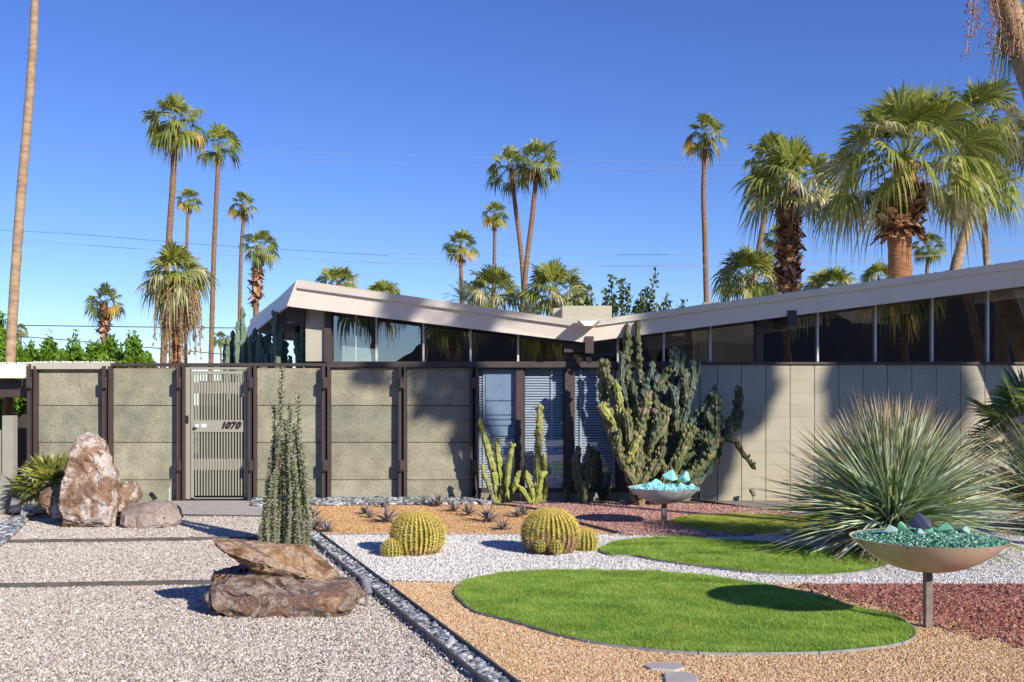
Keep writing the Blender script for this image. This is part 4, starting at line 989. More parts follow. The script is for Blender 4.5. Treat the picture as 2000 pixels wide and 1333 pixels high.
def cactus(label, arms, d, m, seed, group=None, name='columnar_cactus', cat='cactus', knob=0, nr=7, rib=.28, lump=.17, woody=None, scar=0):
    """arms: (points in the picture, width in picture pixels, depth shift)"""
    rr = random.Random(seed); x0, y0 = arms[0][0][0]
    base = Vector((wx(x0, d), d, 0)); root = empty(name, base, label, cat, group)
    ms = [m, 'cactus_scar', woody or m] if isinstance(m, str) else m
    for (pts, wpx, dd, *mm) in arms:
        b = MB(); b.mi = 0
        W = px_arm(pts, d+(dd if isinstance(dd, (int, float)) else dd[0]), 0 if isinstance(dd, (int, float)) else dd[1]-dd[0]); r = wpx*d/F/2*(.76 if name == 'giant_cactus' else .74)
        cactus_arm(b, W, r, rr, nr, rib, lump)
        if knob: knobs(b, W, r, int(knob*max(1, (W[0]-W[-1]).length*3)), rr)
        nf = len(b.f)
        if scar:
            for k in range(nf):
                if rr.random() < scar*.12: b.m[k] = 1
        b.build('stem', [mm[0] if mm else ms[0]]+ms[1:], root, smooth=True)
    return root
DW = 16.0
# small cacti before the windows
cactus('yellowish cactus cluster with slanting arms in front of the leftmost blind', [([(972, 985), (965, 930), (953, 880), (936, 815)], 15, 0), ([(985, 985), (978, 930), (972, 885), (970, 858)], 14, .1), ([(990, 985), (992, 930), (998, 885), (1003, 866)], 12, 0), ([(968, 985), (955, 950), (945, 925), (942, 905)], 10, -.1), ([(992, 988), (1000, 960), (1010, 940), (1012, 920)], 12, .1)], DW, 'cactus_yellow', 1, 'small cacti in front of the windows', knob=3, scar=1)
cactus('tall narrow jointed cactus in front of the second blind', [([(1053, 982), (1050, 920), (1052, 855), (1054, 788)], 17, .15), ([(1058, 960), (1063, 925), (1062, 885)], 12, .25), ([(1062, 982), (1066, 960), (1068, 945)], 10, .2)], DW, 'cactus_yellow', 2, 'small cacti in front of the windows', knob=4, scar=1.4)
cactus('small bright yellow green cactus with upturned arms at the foot of the tall jointed one', [([(1043, 986), (1038, 955), (1030, 935), (1029, 922)], 13, -.1), ([(1036, 984), (1022, 960), (1008, 945), (1010, 925)], 11, -.15), ([(1046, 986), (1054, 955), (1058, 930), (1070, 922)], 12, -.1), ([(1050, 960), (1056, 940), (1058, 920)], 10, -.05)], DW-.2, 'cactus_yellow', 3, 'small cacti in front of the windows', knob=4)
cactus('squat pair of reddish green cactus columns in front of the third blind', [([(1135, 975), (1132, 930), (1128, 895), (1130, 870)], 15, 0), ([(1142, 975), (1145, 930), (1148, 895), (1150, 870)], 14, .05), ([(1128, 960), (1122, 920), (1121, 885)], 10, .0), ([(1140, 982), (1144, 950), (1141, 940)], 14, -.12), ([(1139, 940), (1147, 945), (1152, 938)], 10, -.15), ([(1155, 960), (1160, 920), (1158, 872)], 11, .2)], DW, 'cactus_olive', 4, 'small cacti in front of the windows', knob=3, scar=1.4)
cactus('shaded dark green cactus between the squat pair and the giant cactus', [([(1176, 978), (1172, 940), (1170, 905), (1168, 880)], 13, .3), ([(1178, 978), (1188, 950), (1192, 925)], 12, .3), ([(1172, 970), (1162, 945), (1160, 925)], 9, .3)], DW, 'cactus_dark', 5, 'small cacti in front of the windows', knob=3)
cactus('tiny cactus stub beside the dark window post', [([(1112, 978), (1106, 962), (1103, 952)], 10, .35)], DW, 'cactus_olive', 6, 'small cacti in front of the windows', knob=3)
# giant monstrose cactus, front part yellow green
YG, OL, BL, DK = 'cactus_yellow', 'cactus_olive', 'cactus_blue', 'cactus_dark'
arms = [([(1243, 975), (1240, 920), (1228, 850), (1195, 760), (1174, 700)], 22, .1, OL), ([(1244, 980), (1236, 930), (1215, 880), (1195, 840), (1180, 790), (1176, 712)], 20, (0, .3), OL),
 ([(1250, 975), (1245, 900), (1250, 840), (1262, 790), (1262, 765)], 22, -.25, OL), ([(1250, 960), (1258, 900), (1272, 850), (1295, 815), (1305, 800)], 22, -.15, OL),
 ([(1240, 970), (1225, 920), (1202, 870), (1190, 820), (1172, 790)], 21, -.2, OL), ([(1205, 860), (1212, 810), (1208, 770), (1205, 752)], 15, -.1, YG),
 ([(1248, 970), (1262, 930), (1285, 900), (1290, 880)], 16, -.3, OL), ([(1240, 950), (1215, 900), (1206, 870), (1210, 840)], 18, -.35, OL),
 ([(1235, 930), (1232, 880), (1228, 830), (1222, 800)], 18, -.3, OL), ([(1252, 950), (1270, 900), (1268, 850)], 18, -.2, OL),
 ([(1200, 830), (1178, 800), (1168, 790)], 16, -.3, YG), ([(1225, 905), (1240, 870), (1252, 850)], 15, -.4, YG), ([(1250, 990), (1247, 960), (1240, 930)], 26, -.1, 'cactus_woody'),
 ([(1275, 880), (1290, 850), (1300, 810), (1302, 800)], 16, -.2, OL), ([(1192, 850), (1185, 830), (1180, 800)], 14, -.15, OL), ([(1222, 860), (1245, 815), (1240, 790)], 15, -.1, OL)]
rq = random.Random(33)
for k in range(12):
    bx = rq.uniform(1195, 1300); t0 = rq.uniform(790, 900); arms.append(([(1250+(bx-1250)*.6, t0+80), (bx, t0+35), (bx+rq.uniform(-8, 8), t0)], rq.uniform(13, 18), rq.uniform(-.35, .1), rq.choice((OL, DK, YG))))
cactus('giant knobbly yellow green cactus with many upturned arms, left half of the big clump', arms, 15.6, OL, 11, None, 'giant_cactus', knob=11, lump=.2, scar=2.0)
arms = [([(1300, 975), (1290, 880), (1265, 800), (1250, 740), (1245, 625)], 15, .5, DK), ([(1290, 975), (1270, 880), (1240, 800), (1225, 740), (1225, 632)], 20, .5, DK),
 ([(1300, 975), (1290, 880), (1300, 800), (1315, 740), (1322, 680)], 24, .45, BL), ([(1310, 970), (1315, 880), (1330, 800), (1350, 760), (1355, 700)], 19, .4, BL),
 ([(1300, 970), (1300, 850), (1288, 780), (1285, 730)], 22, .35, BL), ([(1300, 900), (1285, 820), (1272, 760), (1275, 705)], 17, .5, BL),
 ([(1315, 960), (1345, 900), (1395, 860), (1400, 800), (1397, 770)], 20, .15, DK), ([(1330, 930), (1380, 880), (1425, 840), (1440, 800), (1442, 752)], 20, .2, DK),
 ([(1330, 900), (1390, 865), (1430, 860), (1450, 885), (1476, 918)], 12, .1, OL), ([(1310, 970), (1340, 930), (1370, 905), (1390, 880), (1392, 856)], 20, -.1, DK),
 ([(1300, 975), (1325, 940), (1355, 920), (1398, 882)], 19, -.15, OL), ([(1300, 970), (1325, 900), (1345, 850), (1352, 832)], 20, -.1, OL),
 ([(1230, 800), (1215, 750), (1215, 700), (1216, 690)], 12, .4, BL), ([(1340, 860), (1330, 800), (1335, 770), (1340, 720)], 16, .3, BL),
 ([(1300, 900), (1320, 860), (1315, 800), (1305, 760)], 20, .2, DK), ([(1290, 950), (1300, 880), (1325, 850)], 26, .2, DK), ([(1310, 700), (1316, 685), (1330, 676)], 14, .45, BL), ([(1330, 720), (1334, 700), (1333, 684)], 12, .45, BL), ([(1352, 750), (1364, 730), (1366, 705)], 9, .4, BL),
 ([(1400, 850), (1385, 820), (1378, 800)], 16, .15, DK), ([(1420, 850), (1440, 830), (1450, 800)], 15, .2, DK), ([(1415, 860), (1425, 840), (1420, 820)], 15, .1, DK), ([(1360, 900), (1375, 870), (1380, 850)], 18, .1, DK),
 ([(1280, 940), (1262, 860), (1258, 800)], 24, .3, DK), ([(1270, 800), (1262, 760), (1264, 740)], 16, .35, BL), ([(1320, 820), (1318, 780), (1310, 750)], 15, .1, BL), ([(1242, 820), (1238, 790), (1236, 740)], 16, .4, DK)]
rq = random.Random(31)
for k in range(26):
    bx = rq.uniform(1262, 1400); x1 = bx+rq.uniform(-14, 26); t0 = rq.uniform(700, 850)+max(0, (bx-1340))*.9; b0 = min(955, t0+rq.uniform(70, 130))
    arms.append(([(1300+(bx-1300)*.55, b0), (bx, (b0+t0)/2), (x1, t0)], rq.uniform(13, 20), rq.uniform(.15, .5), rq.choice((BL, DK, DK))))
cactus('giant dark blue green cactus with tall columns and one drooping arm at the right', arms, 15.6, DK, 12, None, 'giant_cactus', knob=9, lump=.17, scar=.5)
# cacti standing behind the wall under the left roof corner
arms = []
rr = random.Random(77)
for px, top, wd in ((446, 655, 11), (455, 645, 10), (466, 625, 10), (476, 632, 11), (487, 652, 12), (498, 640, 10), (508, 650, 12), (519, 655, 12), (527, 668, 11), (456, 672, 12), (472, 670, 12), (492, 675, 12), (512, 678, 12), (474, 600, 9), (441, 668, 11), (462, 652, 11), (482, 660, 12), (503, 668, 12), (524, 645, 10), (533, 672, 12), (450, 686, 12), (496, 690, 12), (520, 690, 12)):
    arms.append(([(px+rr.uniform(-2, 2), 800), (px+rr.uniform(-3, 3), 730), (px, top)], wd, rr.uniform(-.4, .4)))
cactus('row of blue green columnar cacti above the wall under the left roof corner', [(a, w_*1.45, z_) for a, w_, z_ in arms], 18.0, 'cactus_sage', 13, None, knob=2, lump=.1, rib=.2)
cactus('tall olive columnar cactus with one side arm before the dark beam end', [([(543, 800), (542, 700), (538, 640), (539, 608)], 16, 0), ([(550, 800), (548, 700), (549, 660), (552, 640)], 15, 0), ([(546, 760), (545, 700), (546, 660)], 17, 0), ([(556, 760), (556, 700), (558, 665)], 13, .1)], 17.4, 'cactus_sage', 14, None, knob=3, rib=.2)
cactus('forked dark cactus in front of the beige pier, right of the wall top cacti', [([(585, 800), (584, 720), (579, 670), (577, 650)], 13, 0), ([(588, 800), (588, 720), (590, 680), (592, 632)], 13, 0), ([(566, 800), (566, 720), (568, 695)], 11, 0)], 17.3, 'cactus_sage', 15, None, knob=3, rib=.2)

# spiny many stemmed column in the gravel
oc = empty('spiny_stem_cluster', G(556, 1072), 'tall tapering bundle of spiny grey green stems behind the slab boulders', 'succulent')
rr = random.Random(21); L0 = oc.location; stems = []
tops = [(551, 716), (582, 772), (537, 795), (548, 765), (570, 806), (588, 868), (560, 850), (530, 890), (598, 950), (524, 940), (517, 1000), (565, 790), (575, 880), (541, 870), (592, 920), (533, 930), (553, 900), (583, 960), (545, 960), (570, 975), (520, 970), (597, 1000), (560, 1000), (556, 820), (545, 880), (578, 840), (568, 900), (536, 860), (584, 905), (526, 960), (590, 975), (549, 930), (574, 930)]
tops += [(x_, 835+abs(x_-556)*3.6+rr.uniform(0, 70)) for x_ in (rr.gauss(556, 19) for _ in range(18))]
thorn = MB(); leafm = MB()
for i, (tx, ty) in enumerate(tops):
    d = 11.07+rr.uniform(-.16, .16); a = (tx-556)*1.0
    bx = 556+max(-40, min(40, a*1.2+rr.uniform(-14, 14)))*(1.0)
    p0 = P(bx, 1072, d); p0.z = 0
    p3 = P(tx, ty, d+rr.uniform(-.05, .05)); H = p3.z
    p1 = p0.lerp(p3, .35)+Vector((rr.uniform(-.02, .02)+(bx-556)*.0008, 0, 0)); p2 = p0.lerp(p3, .7)+Vector((rr.uniform(-.025, .025), rr.uniform(-.02, .02), 0))
    path = spline([p0, p1, p2, p3], 40); n = len(path)
    b = MB(); b.tube(path, [.021*(1-.55*k/n) for k in range(n)], 8, jit=.1, rnd=rr); b.build('stem', 'stem_grey', oc, smooth=True)
    cnt = int(H*560)
    for k in range(cnt):
        u = rr.uniform(0, n-1.01); q = path[int(u)].lerp(path[int(u)+1], u-int(u)); a = rr.uniform(0, 6.283); o_ = Vector((math.cos(a), math.sin(a), rr.uniform(-.1, .5))); sd = Vector((-math.sin(a), math.cos(a), 0))
        r = .02*(1-.5*u/n)
        if rr.random() < .48:
            s = rr.uniform(.010, .022); p = q+o_*r
            leafm.add([p, p+o_*s+sd*s*.7+Vector((0, 0, s*.3)), p+o_*s*1.9+Vector((0, 0, s*.5)), p+o_*s-sd*s*.7], [(0, 1, 2, 3)])
        else:
            s = rr.uniform(.012, .026); p = q+o_*r*.9
            thorn.add([p+Vector((0, 0, .0035)), p-Vector((0, 0, .0035)), p+o_*s+Vector((0, 0, rr.uniform(-.004, .006)))], [(0, 1, 2)])
leafm.build('leaves', 'stem_leaf', oc); thorn.build('thorns', 'stem_thorn', oc)

# golden barrel cacti
def barrel(label, px, py, rad, h, ribs, seed, base=.0, tilt=0, name='barrel_cactus', group='golden barrel cacti in the white gravel', lift=0, pale=0, sp=1.0, fwd=None):
    rr = random.Random(seed); c = G(px, py); c.y += rad*.75 if fwd is None else fwd; c.x = (px-1000)*c.y/F
    c.z = lift
    root = empty(name, c, label, 'cactus', group); b = MB(); seg = ribs*4; rows = 26
    def surf(t, a, crest):
        # t: 0 at the ground, 1 at the middle of the top
        ang = -1.0+(math.pi/2+1.0)*t
        rr_ = math.cos(ang)**.85 if ang < math.pi/2-.001 else 0.0
        z = h*(.5+.5*math.sin(ang))
        z -= .07*h*max(0, 1-rr_/.35)**1.5
        z = (z-h*(.5+.5*math.sin(-1.0)))*1.09
        wob = 1+.035*math.sin(a*3+seed)+.02*math.sin(a*7+seed*2)
        r = rad*rr_*wob*(1+(.05 if crest else -.085)*(1-.6*t**6))
        return Vector((r*math.cos(a), r*math.sin(a), z)), ang
    vs = []
    for i in range(rows+1):
        for k in range(seg):
            cr_ = math.cos(2*math.pi*k/4)       # 1 crest, -1 valley
            a = 2*math.pi*k/seg+.022*math.sin(i/rows*9+(k//4)*1.7); p, _ = surf(i/rows, a, True); q, _ = surf(i/rows, a, False); vs.append(q.lerp(p, (.5+.5*cr_)**.8))
    fs = []
    for i in range(rows):
        for k in range(seg): fs.append((i*seg+k, i*seg+(k+1) % seg, (i+1)*seg+(k+1) % seg, (i+1)*seg+k))
    b.add(vs, fs); jag = [rr.choice((-1, 0, 0, 1, 2)) if base else -9 for _ in range(ribs+1)]
    for k, f in enumerate(fs):
        row = k//seg; b.m[k] = 1 if row >= rows-3 else (2 if row < base*rows+jag[(k % seg)//4] else 0)
    me = b.mesh('body', True)
    for m in ('barrel_skin', 'barrel_crown', 'barrel_base'): me.materials.append(MATS[m])
    obj('body', me, root)
    s1, s2 = MB(), MB(); step = .02/h
    for k in range(ribs):
        a0 = 2*math.pi*k/ribs; t = .015
        while t < .97:
            a = a0+.022*math.sin(t*9+k*1.7); p, ang = surf(t, a0, True); n_ = Vector((math.cos(a0)*math.cos(ang), math.sin(a0)*math.cos(ang), math.sin(ang)+.15)).normalized()
            tg = Vector((-math.sin(a0), math.cos(a0), 0)); up = n_.cross(tg)
            tgt = s2 if t < base*rr.uniform(.8, 1.5) else s1
            for q in range(13):
                th = q*.5+rr.uniform(-.3, .3); L = sp*rad*.17*rr.uniform(.7, 1.3)
                o_ = (n_*rr.uniform(.45, .9)+tg*math.cos(th)*.55+up*math.sin(th)*.9).normalized(); wv = o_.cross(n_).normalized()*(.0016+.006*rad)
                tgt.add([p-wv, p+wv, p+o_*L], [(0, 1, 2)])
            t += step*rr.uniform(.85, 1.15)*(1 if t < .8 else .7)
    for k in range(int(900 if rad > .2 else 240)):
        a = rr.uniform(0, 6.283); t = 1-.26*rr.random()**.6; p, ang = surf(t, a, True); o_ = Vector((rr.gauss(0, .55)+math.cos(a)*.5, rr.gauss(0, .55)+math.sin(a)*.5, rr.uniform(.3, 1))).normalized(); wv = Vector((-o_.y, o_.x, 0))*(.0016+.005*rad); L = rad*.16*rr.uniform(.5, 1.2)
        s1.add([p-wv, p+wv, p+o_*L], [(0, 1, 2)])
    me = s1.mesh('spines'); me.materials.append(MATS['barrel_spine']); obj('spines', me, root)
    if s2.v: me = s2.mesh('old_spines'); me.materials.append(MATS['barrel_spine_old']); obj('old_spines', me, root)
    root.rotation_euler.y = tilt
    return root
barrel('large round golden barrel cactus on white gravel with one small pup at its left', 814, 1089, .262, .445, 34, 1, base=.14)
barrel('small golden barrel cactus at the left foot of the left large one', 766, 1091, .10, .175, 18, 2, sp=2.4)
barrel('large golden barrel cactus leaning, with a brown base and pups around it', 1075, 1087, .282, .46, 34, 3, base=.36, tilt=.0)
barrel('small golden barrel cactus at the right side of the right large one', 1144, 1080, .12, .225, 18, 4, sp=2.0, lift=.0)
barrel('left one of two tiny round pups on the front of the right barrel cactus', 1056, 1087, .058, .10, 14, 5, sp=2.2, lift=.075, fwd=-.045)
barrel('right one of two tiny round pups on the front of the right barrel cactus', 1086, 1088, .064, .11, 14, 6, sp=2.2, lift=.065, fwd=-.055)

# ------------------------------------------------------------------ sotol and other rosettes
def blade(b, c, d, L, w, sag, mi_tip, rows=5, mi=0, tip_from=.85, roll=0):
    s = d.cross(Vector((0, 0, 1)))
    if s.length < .05: s = Vector((1, 0, 0))
    s.normalize(); n_ = s.cross(d); s = s*math.cos(roll)+n_*math.sin(roll); n_ = s.cross(d); vs = []
    for k in range(rows+1):
        t = k/rows; p = c+d*L*t+Vector((0, 0, -sag*L*t*t)); hw = w*(1-t**2.2)*(1 if t > .05 else .8)+.0004
        vs += [p-s*hw+n_*hw*.4, p+s*hw+n_*hw*.4]
    n0 = len(b.v); b.v.extend([tuple(v) for v in vs])
    for k in range(rows):
        b.f.append((n0+2*k, n0+2*k+1, n0+2*k+3, n0+2*k+2)); b.m.append(mi_tip if (k+1)/rows > tip_from else mi)
def sotol(label, px, d, n, Lr, h0, seed, mats, el=(-12, 88), w=.008, name='sotol', cat='yucca', group=None, dead=.1, zc=.25, sag=.12, bias=1.0):
    rr = random.Random(seed); c = Vector((wx(px, d), d, 0)); root = empty(name, c, label, cat, group); b = MB(); b2 = MB()
    for i in range(n):
        u = rr.random(); e_ = R(el[0]+(el[1]-el[0])*u**bias); a = rr.uniform(0, 6.283)
        dr = Vector((math.cos(a)*math.cos(e_), math.sin(a)*math.cos(e_), math.sin(e_)))
        L = Lr*rr.uniform(.8, 1.08)*(1+.16*math.cos(e_)); c0 = Vector((rr.gauss(0, .05), rr.gauss(0, .05), zc+rr.uniform(-.12, .12)))
        if u < .25 and rr.random() < dead*3: blade(b2, c0-Vector((0, 0, .1)), dr, L*.8, w*1.1, sag*2.2+.15, 0)
        else: blade(b, c0, dr, L, w*rr.uniform(.8, 1.2), sag*rr.uniform(.2, 1.9)*(math.cos(e_)+.1), 2, 6, rr.choice((0, 0, 1)), tip_from=.93, roll=rr.uniform(-1.3, 1.3))
    me = b.mesh('leaves'); [me.materials.append(MATS[m]) for m in mats]; obj('leaves', me, root)
    if b2.v: me = b2.mesh('dead_leaves'); me.materials.append(MATS['sotol_dead']); obj('dead_leaves', me, root)
    b = MB(); b.tube([(0, 0, 0), (0, 0, zc*.6), (0, 0, zc)], [.14, .16, .08], 12); me = b.mesh('stump'); me.materials.append(MATS['trunk']); obj('stump', me, root)
    return root
SM = ['sotol_leaf', 'sotol_green', 'sotol_tip']
sotol('huge spiky silver green sotol with fountain of narrow leaves behind the sand coloured bowl', 1742, 10.7, 2100, 1.30, 0, 5, SM, zc=.34, w=.0125, bias=.9, dead=.10)
sotol('second spiky sotol cut by the right edge, behind the sand coloured bowl', 2075, 12.4, 1100, 1.25, 0, 6, ['sotol_green', 'sotol_leaf', 'sotol_tip'], zc=.3, w=.011, dead=.25)
# low fan palm behind on the right and small one beside the tall boulder
def dwarf_palm(label, px, pyc, d, n, Lp, Lb, seed, mats, nseg=26, rows=4, group='low fan palms in the garden', el=(-10, 80)):
    rr = random.Random(seed); c = Vector((wx(px, d), d, 0)); root = empty('dwarf_palm', c, label, 'palm', group); b = MB(); h = Vector((0, 0, wz(pyc, d)))
    for i in range(n):
        t = (i+.5)/n; fan_leaf(b, h, i*2.4+rr.uniform(-.3, .3), R(el[1]+(el[0]-el[1])*t), Lp*rr.uniform(.8, 1.1), Lb*rr.uniform(.85, 1.1), nseg, .15, rr.choice((0, 0, 1)), rr, rows, sag=.06, spread=88)
    me = b.mesh('leaves'); [me.materials.append(MATS[m]) for m in mats]; obj('leaves', me, root)
    b = MB(); b.tube([(0, 0, 0), h*.5, h], [.09, .1, .06], 10, jit=.1, rnd=rr); me = b.mesh('trunk'); me.materials.append(MATS['trunk']); obj('trunk', me, root)
dwarf_palm('dark green low fan palm against the block wall at the right edge', 2035, 880, 14.6, 22, .75, .85, 3, ['palm_dark', 'palm_green'])
dwarf_palm('small bright fan palm bush behind the left boulder', 104, 958, 14.2, 46, .26, .44, 4, ['palm_green', 'palm_pale'], nseg=16, rows=3)
# small spiky rosettes in the orange bed
proto = None
spots = [(608, 1037, 1.0), (622, 1030, .8), (640, 1040, .8), (614, 1013, .9), (713, 1005, .8), (722, 1012, .7), (755, 1022, 1.3), (856, 990, 1.2), (888, 1000, .95), (915, 1008, 1.0), (953, 1020, 1.3), (982, 1036, .85), (1012, 1011, .8), (830, 985, .8), (1022, 1007, .9), (748, 992, .7)]
RL = ['in the far left corner of the orange bed by the channel', 'second from the channel along the front left of the orange bed', 'touching the edging near the channel', 'against the left side of the orange bed behind the corner ones', 'left of the pair left of the left barrel cactus', 'right of the pair left of the left barrel cactus', 'just left of the left barrel cactus, the largest there',
      'behind and right of the left barrel cactus near the pebbles', 'between the barrel cacti, rearmost of that diagonal row', 'between the barrel cacti, second from the rear of the diagonal row', 'between the barrel cacti, the largest of the diagonal row', 'frontmost between the barrel cacti beside the white gravel', 'just left of the top of the right barrel cactus', 'right behind the left barrel cactus at the pebble edge', 'touching the right barrel cactus on its upper left', 'far back on the pebble edge left of the left barrel cactus']
for i, (px, py, sc) in enumerate(spots):
    c = G(px, py, .015)
    if proto is None:
        root = empty('rosette_plant', c); b = MB(); rr = random.Random(2)
        for k in range(46):
            e_ = R(rr.uniform(0, 75)); a = rr.uniform(0, 6.283); dr = Vector((math.cos(a)*math.cos(e_), math.sin(a)*math.cos(e_), math.sin(e_)))
            blade(b, Vector((0, 0, .01)), dr, rr.uniform(.10, .17), .0075, .1, 0, 3)
        me = b.mesh('leaves'); me.materials.append(MATS['dyckia_leaf']); lf = obj('leaves', me, root); proto = root
    else:
        root = proto.copy(); COL.objects.link(root); l2 = lf.copy(); COL.objects.link(l2); l2.parent = root
    root.location = c; sc *= 1.65; root.scale = (sc, sc, sc*.9); root.rotation_euler = (0, 0, i*1.3)
    tag(root, 'small grey spiky rosette '+RL[i], 'succulent', 'small spiky rosettes in the orange gravel')

# ------------------------------------------------------------------ boulders
def rock(name, label, outline, d0, thick, m, seed, amp=.05, rings=None, group=None, depth=None, cuts=4, fine=.010, lowz=-.04):
    """outline in the picture at depth d0; rings = (depth offset in thicknesses, shrink, vertical shift)"""
    bm = bmesh.new(); rings = rings or ((-.5, .62, -.04), (-.3, .88, -.02), (0, 1, 0), (.35, .85, .02), (.5, .5, .02))
    cx = sum(p[0] for p in outline)/len(outline); cy = sum(p[1] for p in outline)/len(outline)
    for off, sc, dz in rings:
        for x, y in outline:
            dd = d0+(depth(x) if depth else 0); p = P(cx+(x-cx)*sc, cy+(y-cy)*sc, dd); p.y += off*thick; p.z = max(lowz, p.z+dz)
            bm.verts.new(p)
    bmesh.ops.convex_hull(bm, input=bm.verts[:])
    loose = [v for v in bm.verts if not v.link_faces]; bmesh.ops.delete(bm, geom=loose, context='VERTS')
    bmesh.ops.triangulate(bm, faces=bm.faces[:])
    for _ in range(7):
        es = [e for e in bm.edges if e.calc_length() > .045]
        if not es or len(bm.faces) > 60000: break
        bmesh.ops.subdivide_edges(bm, edges=es, cuts=1, smooth=0); bmesh.ops.triangulate(bm, faces=bm.faces[:])
        bm.normal_update(); sv = Vector((seed*3.1, seed*1.7, 0)); mv = {}
    for v in bm.verts:
        p = v.co+sv
        dd, pp = noise.voronoi(Vector((p.x*3.4, p.y*3.4, p.z*5.5))); fac = dd[1]-dd[0]
        n1 = noise.fractal(p*3.2, .9, 2.1, 4); n3 = noise.fractal(p*16, .8, 2.1, 3); n4 = noise.cell(pp[0]*7.0)
        st = noise.noise(Vector((p.x*1.5, p.y*1.5, p.z*22)))            # thin bedding layers
        mv[v] = v.normal*(n1*amp*.7+(n4-.5)*amp*.9*min(1, fac*7)-amp*.4*max(0, 1-fac*9)+st*fine*.9+n3*fine)+noise.noise_vector(p*1.8)*amp*.45
    for v, q in mv.items(): v.co += q
    c = Vector((wx(cx, d0), d0, 0))
    for v in bm.verts: v.co -= c
    me = bpy.data.meshes.new(name); bm.to_mesh(me); bm.free(); me.materials.append(MATS[m])
    me.polygons.foreach_set('use_smooth', [True]*len(me.polygons)); me.set_sharp_from_angle(angle=R(20))
    o = obj(name, me); o.location = c; return tag(o, label, 'boulder', group)
BG = 'boulders in the pale gravel'
rock('boulder', 'tall upright boulder streaked brown, pink and white at the left', [(160, 846), (172, 840), (192, 850), (202, 872), (216, 896), (225, 925), (230, 965), (236, 990), (226, 1033), (126, 1035), (118, 985), (122, 945), (140, 915), (148, 880), (155, 852)], 13.05, .55, 'rock_tall', 1, .035, group=BG, rings=((-.5, .75, -.03), (-.3, .92, -.02), (0, 1, 0), (.35, .85, .02), (.5, .5, .02)))
rock('boulder', 'dark rusty boulder half hidden behind the left of the tall one', [(86, 962), (100, 950), (130, 945), (150, 960), (150, 1015), (120, 1022), (100, 1000), (82, 980)], 13.4, .5, 'rock_tall', 2, .04, group=BG)
rock('boulder', 'cream and brown boulder half hidden behind the right of the tall one', [(215, 945), (245, 943), (268, 952), (273, 968), (265, 985), (240, 1010), (215, 1015)], 13.5, .5, 'rock_tall', 3, .04, group=BG)
rock('boulder', 'low rounded grey pink boulder right of the tall one', [(240, 992), (262, 980), (300, 976), (330, 980), (352, 995), (358, 1015), (350, 1030), (300, 1037), (255, 1035), (238, 1020)], 13.1, .65, 'rock_grey', 4, .03, group=BG, fine=.006)
rock('boulder', 'broad dark brown slab boulder lying lowest in the foreground gravel', [(406, 1128), (414, 1112), (450, 1117), (520, 1122), (600, 1129), (670, 1137), (702, 1150), (714, 1163), (702, 1176), (668, 1186), (640, 1203), (598, 1210), (545, 1216), (500, 1204), (452, 1198), (430, 1176), (412, 1150)], 7.72, .75, 'rock_slab', 5, .035, group=BG,
     rings=((-.42, .80, -.06), (-.30, .93, -.045), (0, 1, 0), (.25, .95, .015), (.5, .8, .03)))
rock('boulder', 'pointed tan slab boulder leaning on top of the dark foreground slab', [(414, 1052), (424, 1052), (470, 1058), (520, 1065), (560, 1073), (596, 1070), (625, 1090), (660, 1120), (684, 1142), (640, 1150), (580, 1146), (540, 1138), (510, 1118), (470, 1095), (438, 1076)], 7.95, .42, 'rock_tan', 6, .022, group=BG, depth=lambda x: -.55*max(0, (560-x)/150)+.1,
     rings=((-.5, .72, -.01), (-.2, .93, -.01), (0, 1, 0), (.3, .93, .0), (.5, .7, .0)))

# ------------------------------------------------------------------ bowls of glass
def bowl(label, px, pbase, prim, rpx, m, seed, depth_f=.50):
    c = G(px, pbase); d = c.y; r = rpx*d/F; zr = wz(prim, d)
    root = empty('garden_bowl', c, label, 'bowl', 'shallow metal bowls on posts'); H = r*depth_f*.92
    prof = [(0.001, 0)]+[(r*t, H*(.75*t**2+.25*t**4)) for t in [k/24 for k in range(1, 25)]]
    b = MB(); inner = [(max(.001, q-.008), z+.006) for q, z in prof[::-1]]
    inner[0] = (prof[-1][0]-.007, prof[-1][1])
    b.lathe(prof+inner, (0, 0, zr-H), 72); me = b.mesh('bowl', True); me.materials.append(MATS[m]); me.set_sharp_from_angle(angle=R(40)); obj('bowl', me, root)
    b = MB(); w_ = .027 if d < 10 else .033; b.box((-w_, -w_, -.02), (w_, w_, zr-H+.01)); me = b.mesh('post'); me.materials.append(MATS['post_metal']); o = obj('post', me, root)
    bv = o.modifiers.new('bevel', 'BEVEL'); bv.width = .006
    return c, r, zr, H
def chunk(label, c, s, m, seed, tall=1.0, group=None):
    rr = random.Random(seed); bm = bmesh.new()
    for k in range(9):
        v = Vector((rr.gauss(0, 1), rr.gauss(0, .9), rr.gauss(0, 1))).normalized(); bm.verts.new(Vector((v.x*rr.uniform(.6, 1.05), v.y*.8, (v.z*.5+.05)*tall))*s)
    bm.verts.new(Vector((rr.uniform(-.3, .3), rr.uniform(-.2, .2), 1.0*tall))*s); bm.verts.new(Vector((rr.uniform(-.1, .5), 0, .75*tall))*s)
    bmesh.ops.convex_hull(bm, input=bm.verts[:]); bmesh.ops.delete(bm, geom=[v for v in bm.verts if not v.link_faces], context='VERTS')
    bmesh.ops.bevel(bm, geom=bm.edges[:], offset=s*.05, segments=1, affect='EDGES')
    me = bpy.data.meshes.new('glass_chunk'); bm.to_mesh(me); bm.free(); me.materials.append(MATS[m])
    o = obj('glass_chunk', me); o.location = c; return tag(o, label, 'glass chunk', group)
c, r, zr, H = bowl('grey metal bowl heaped with aqua glass, on a post in the rear red rock', 1297, 1030, 952, 70, 'bowl_grey', 1)
d = c.y; AG = 'aqua glass chunks in the grey bowl'
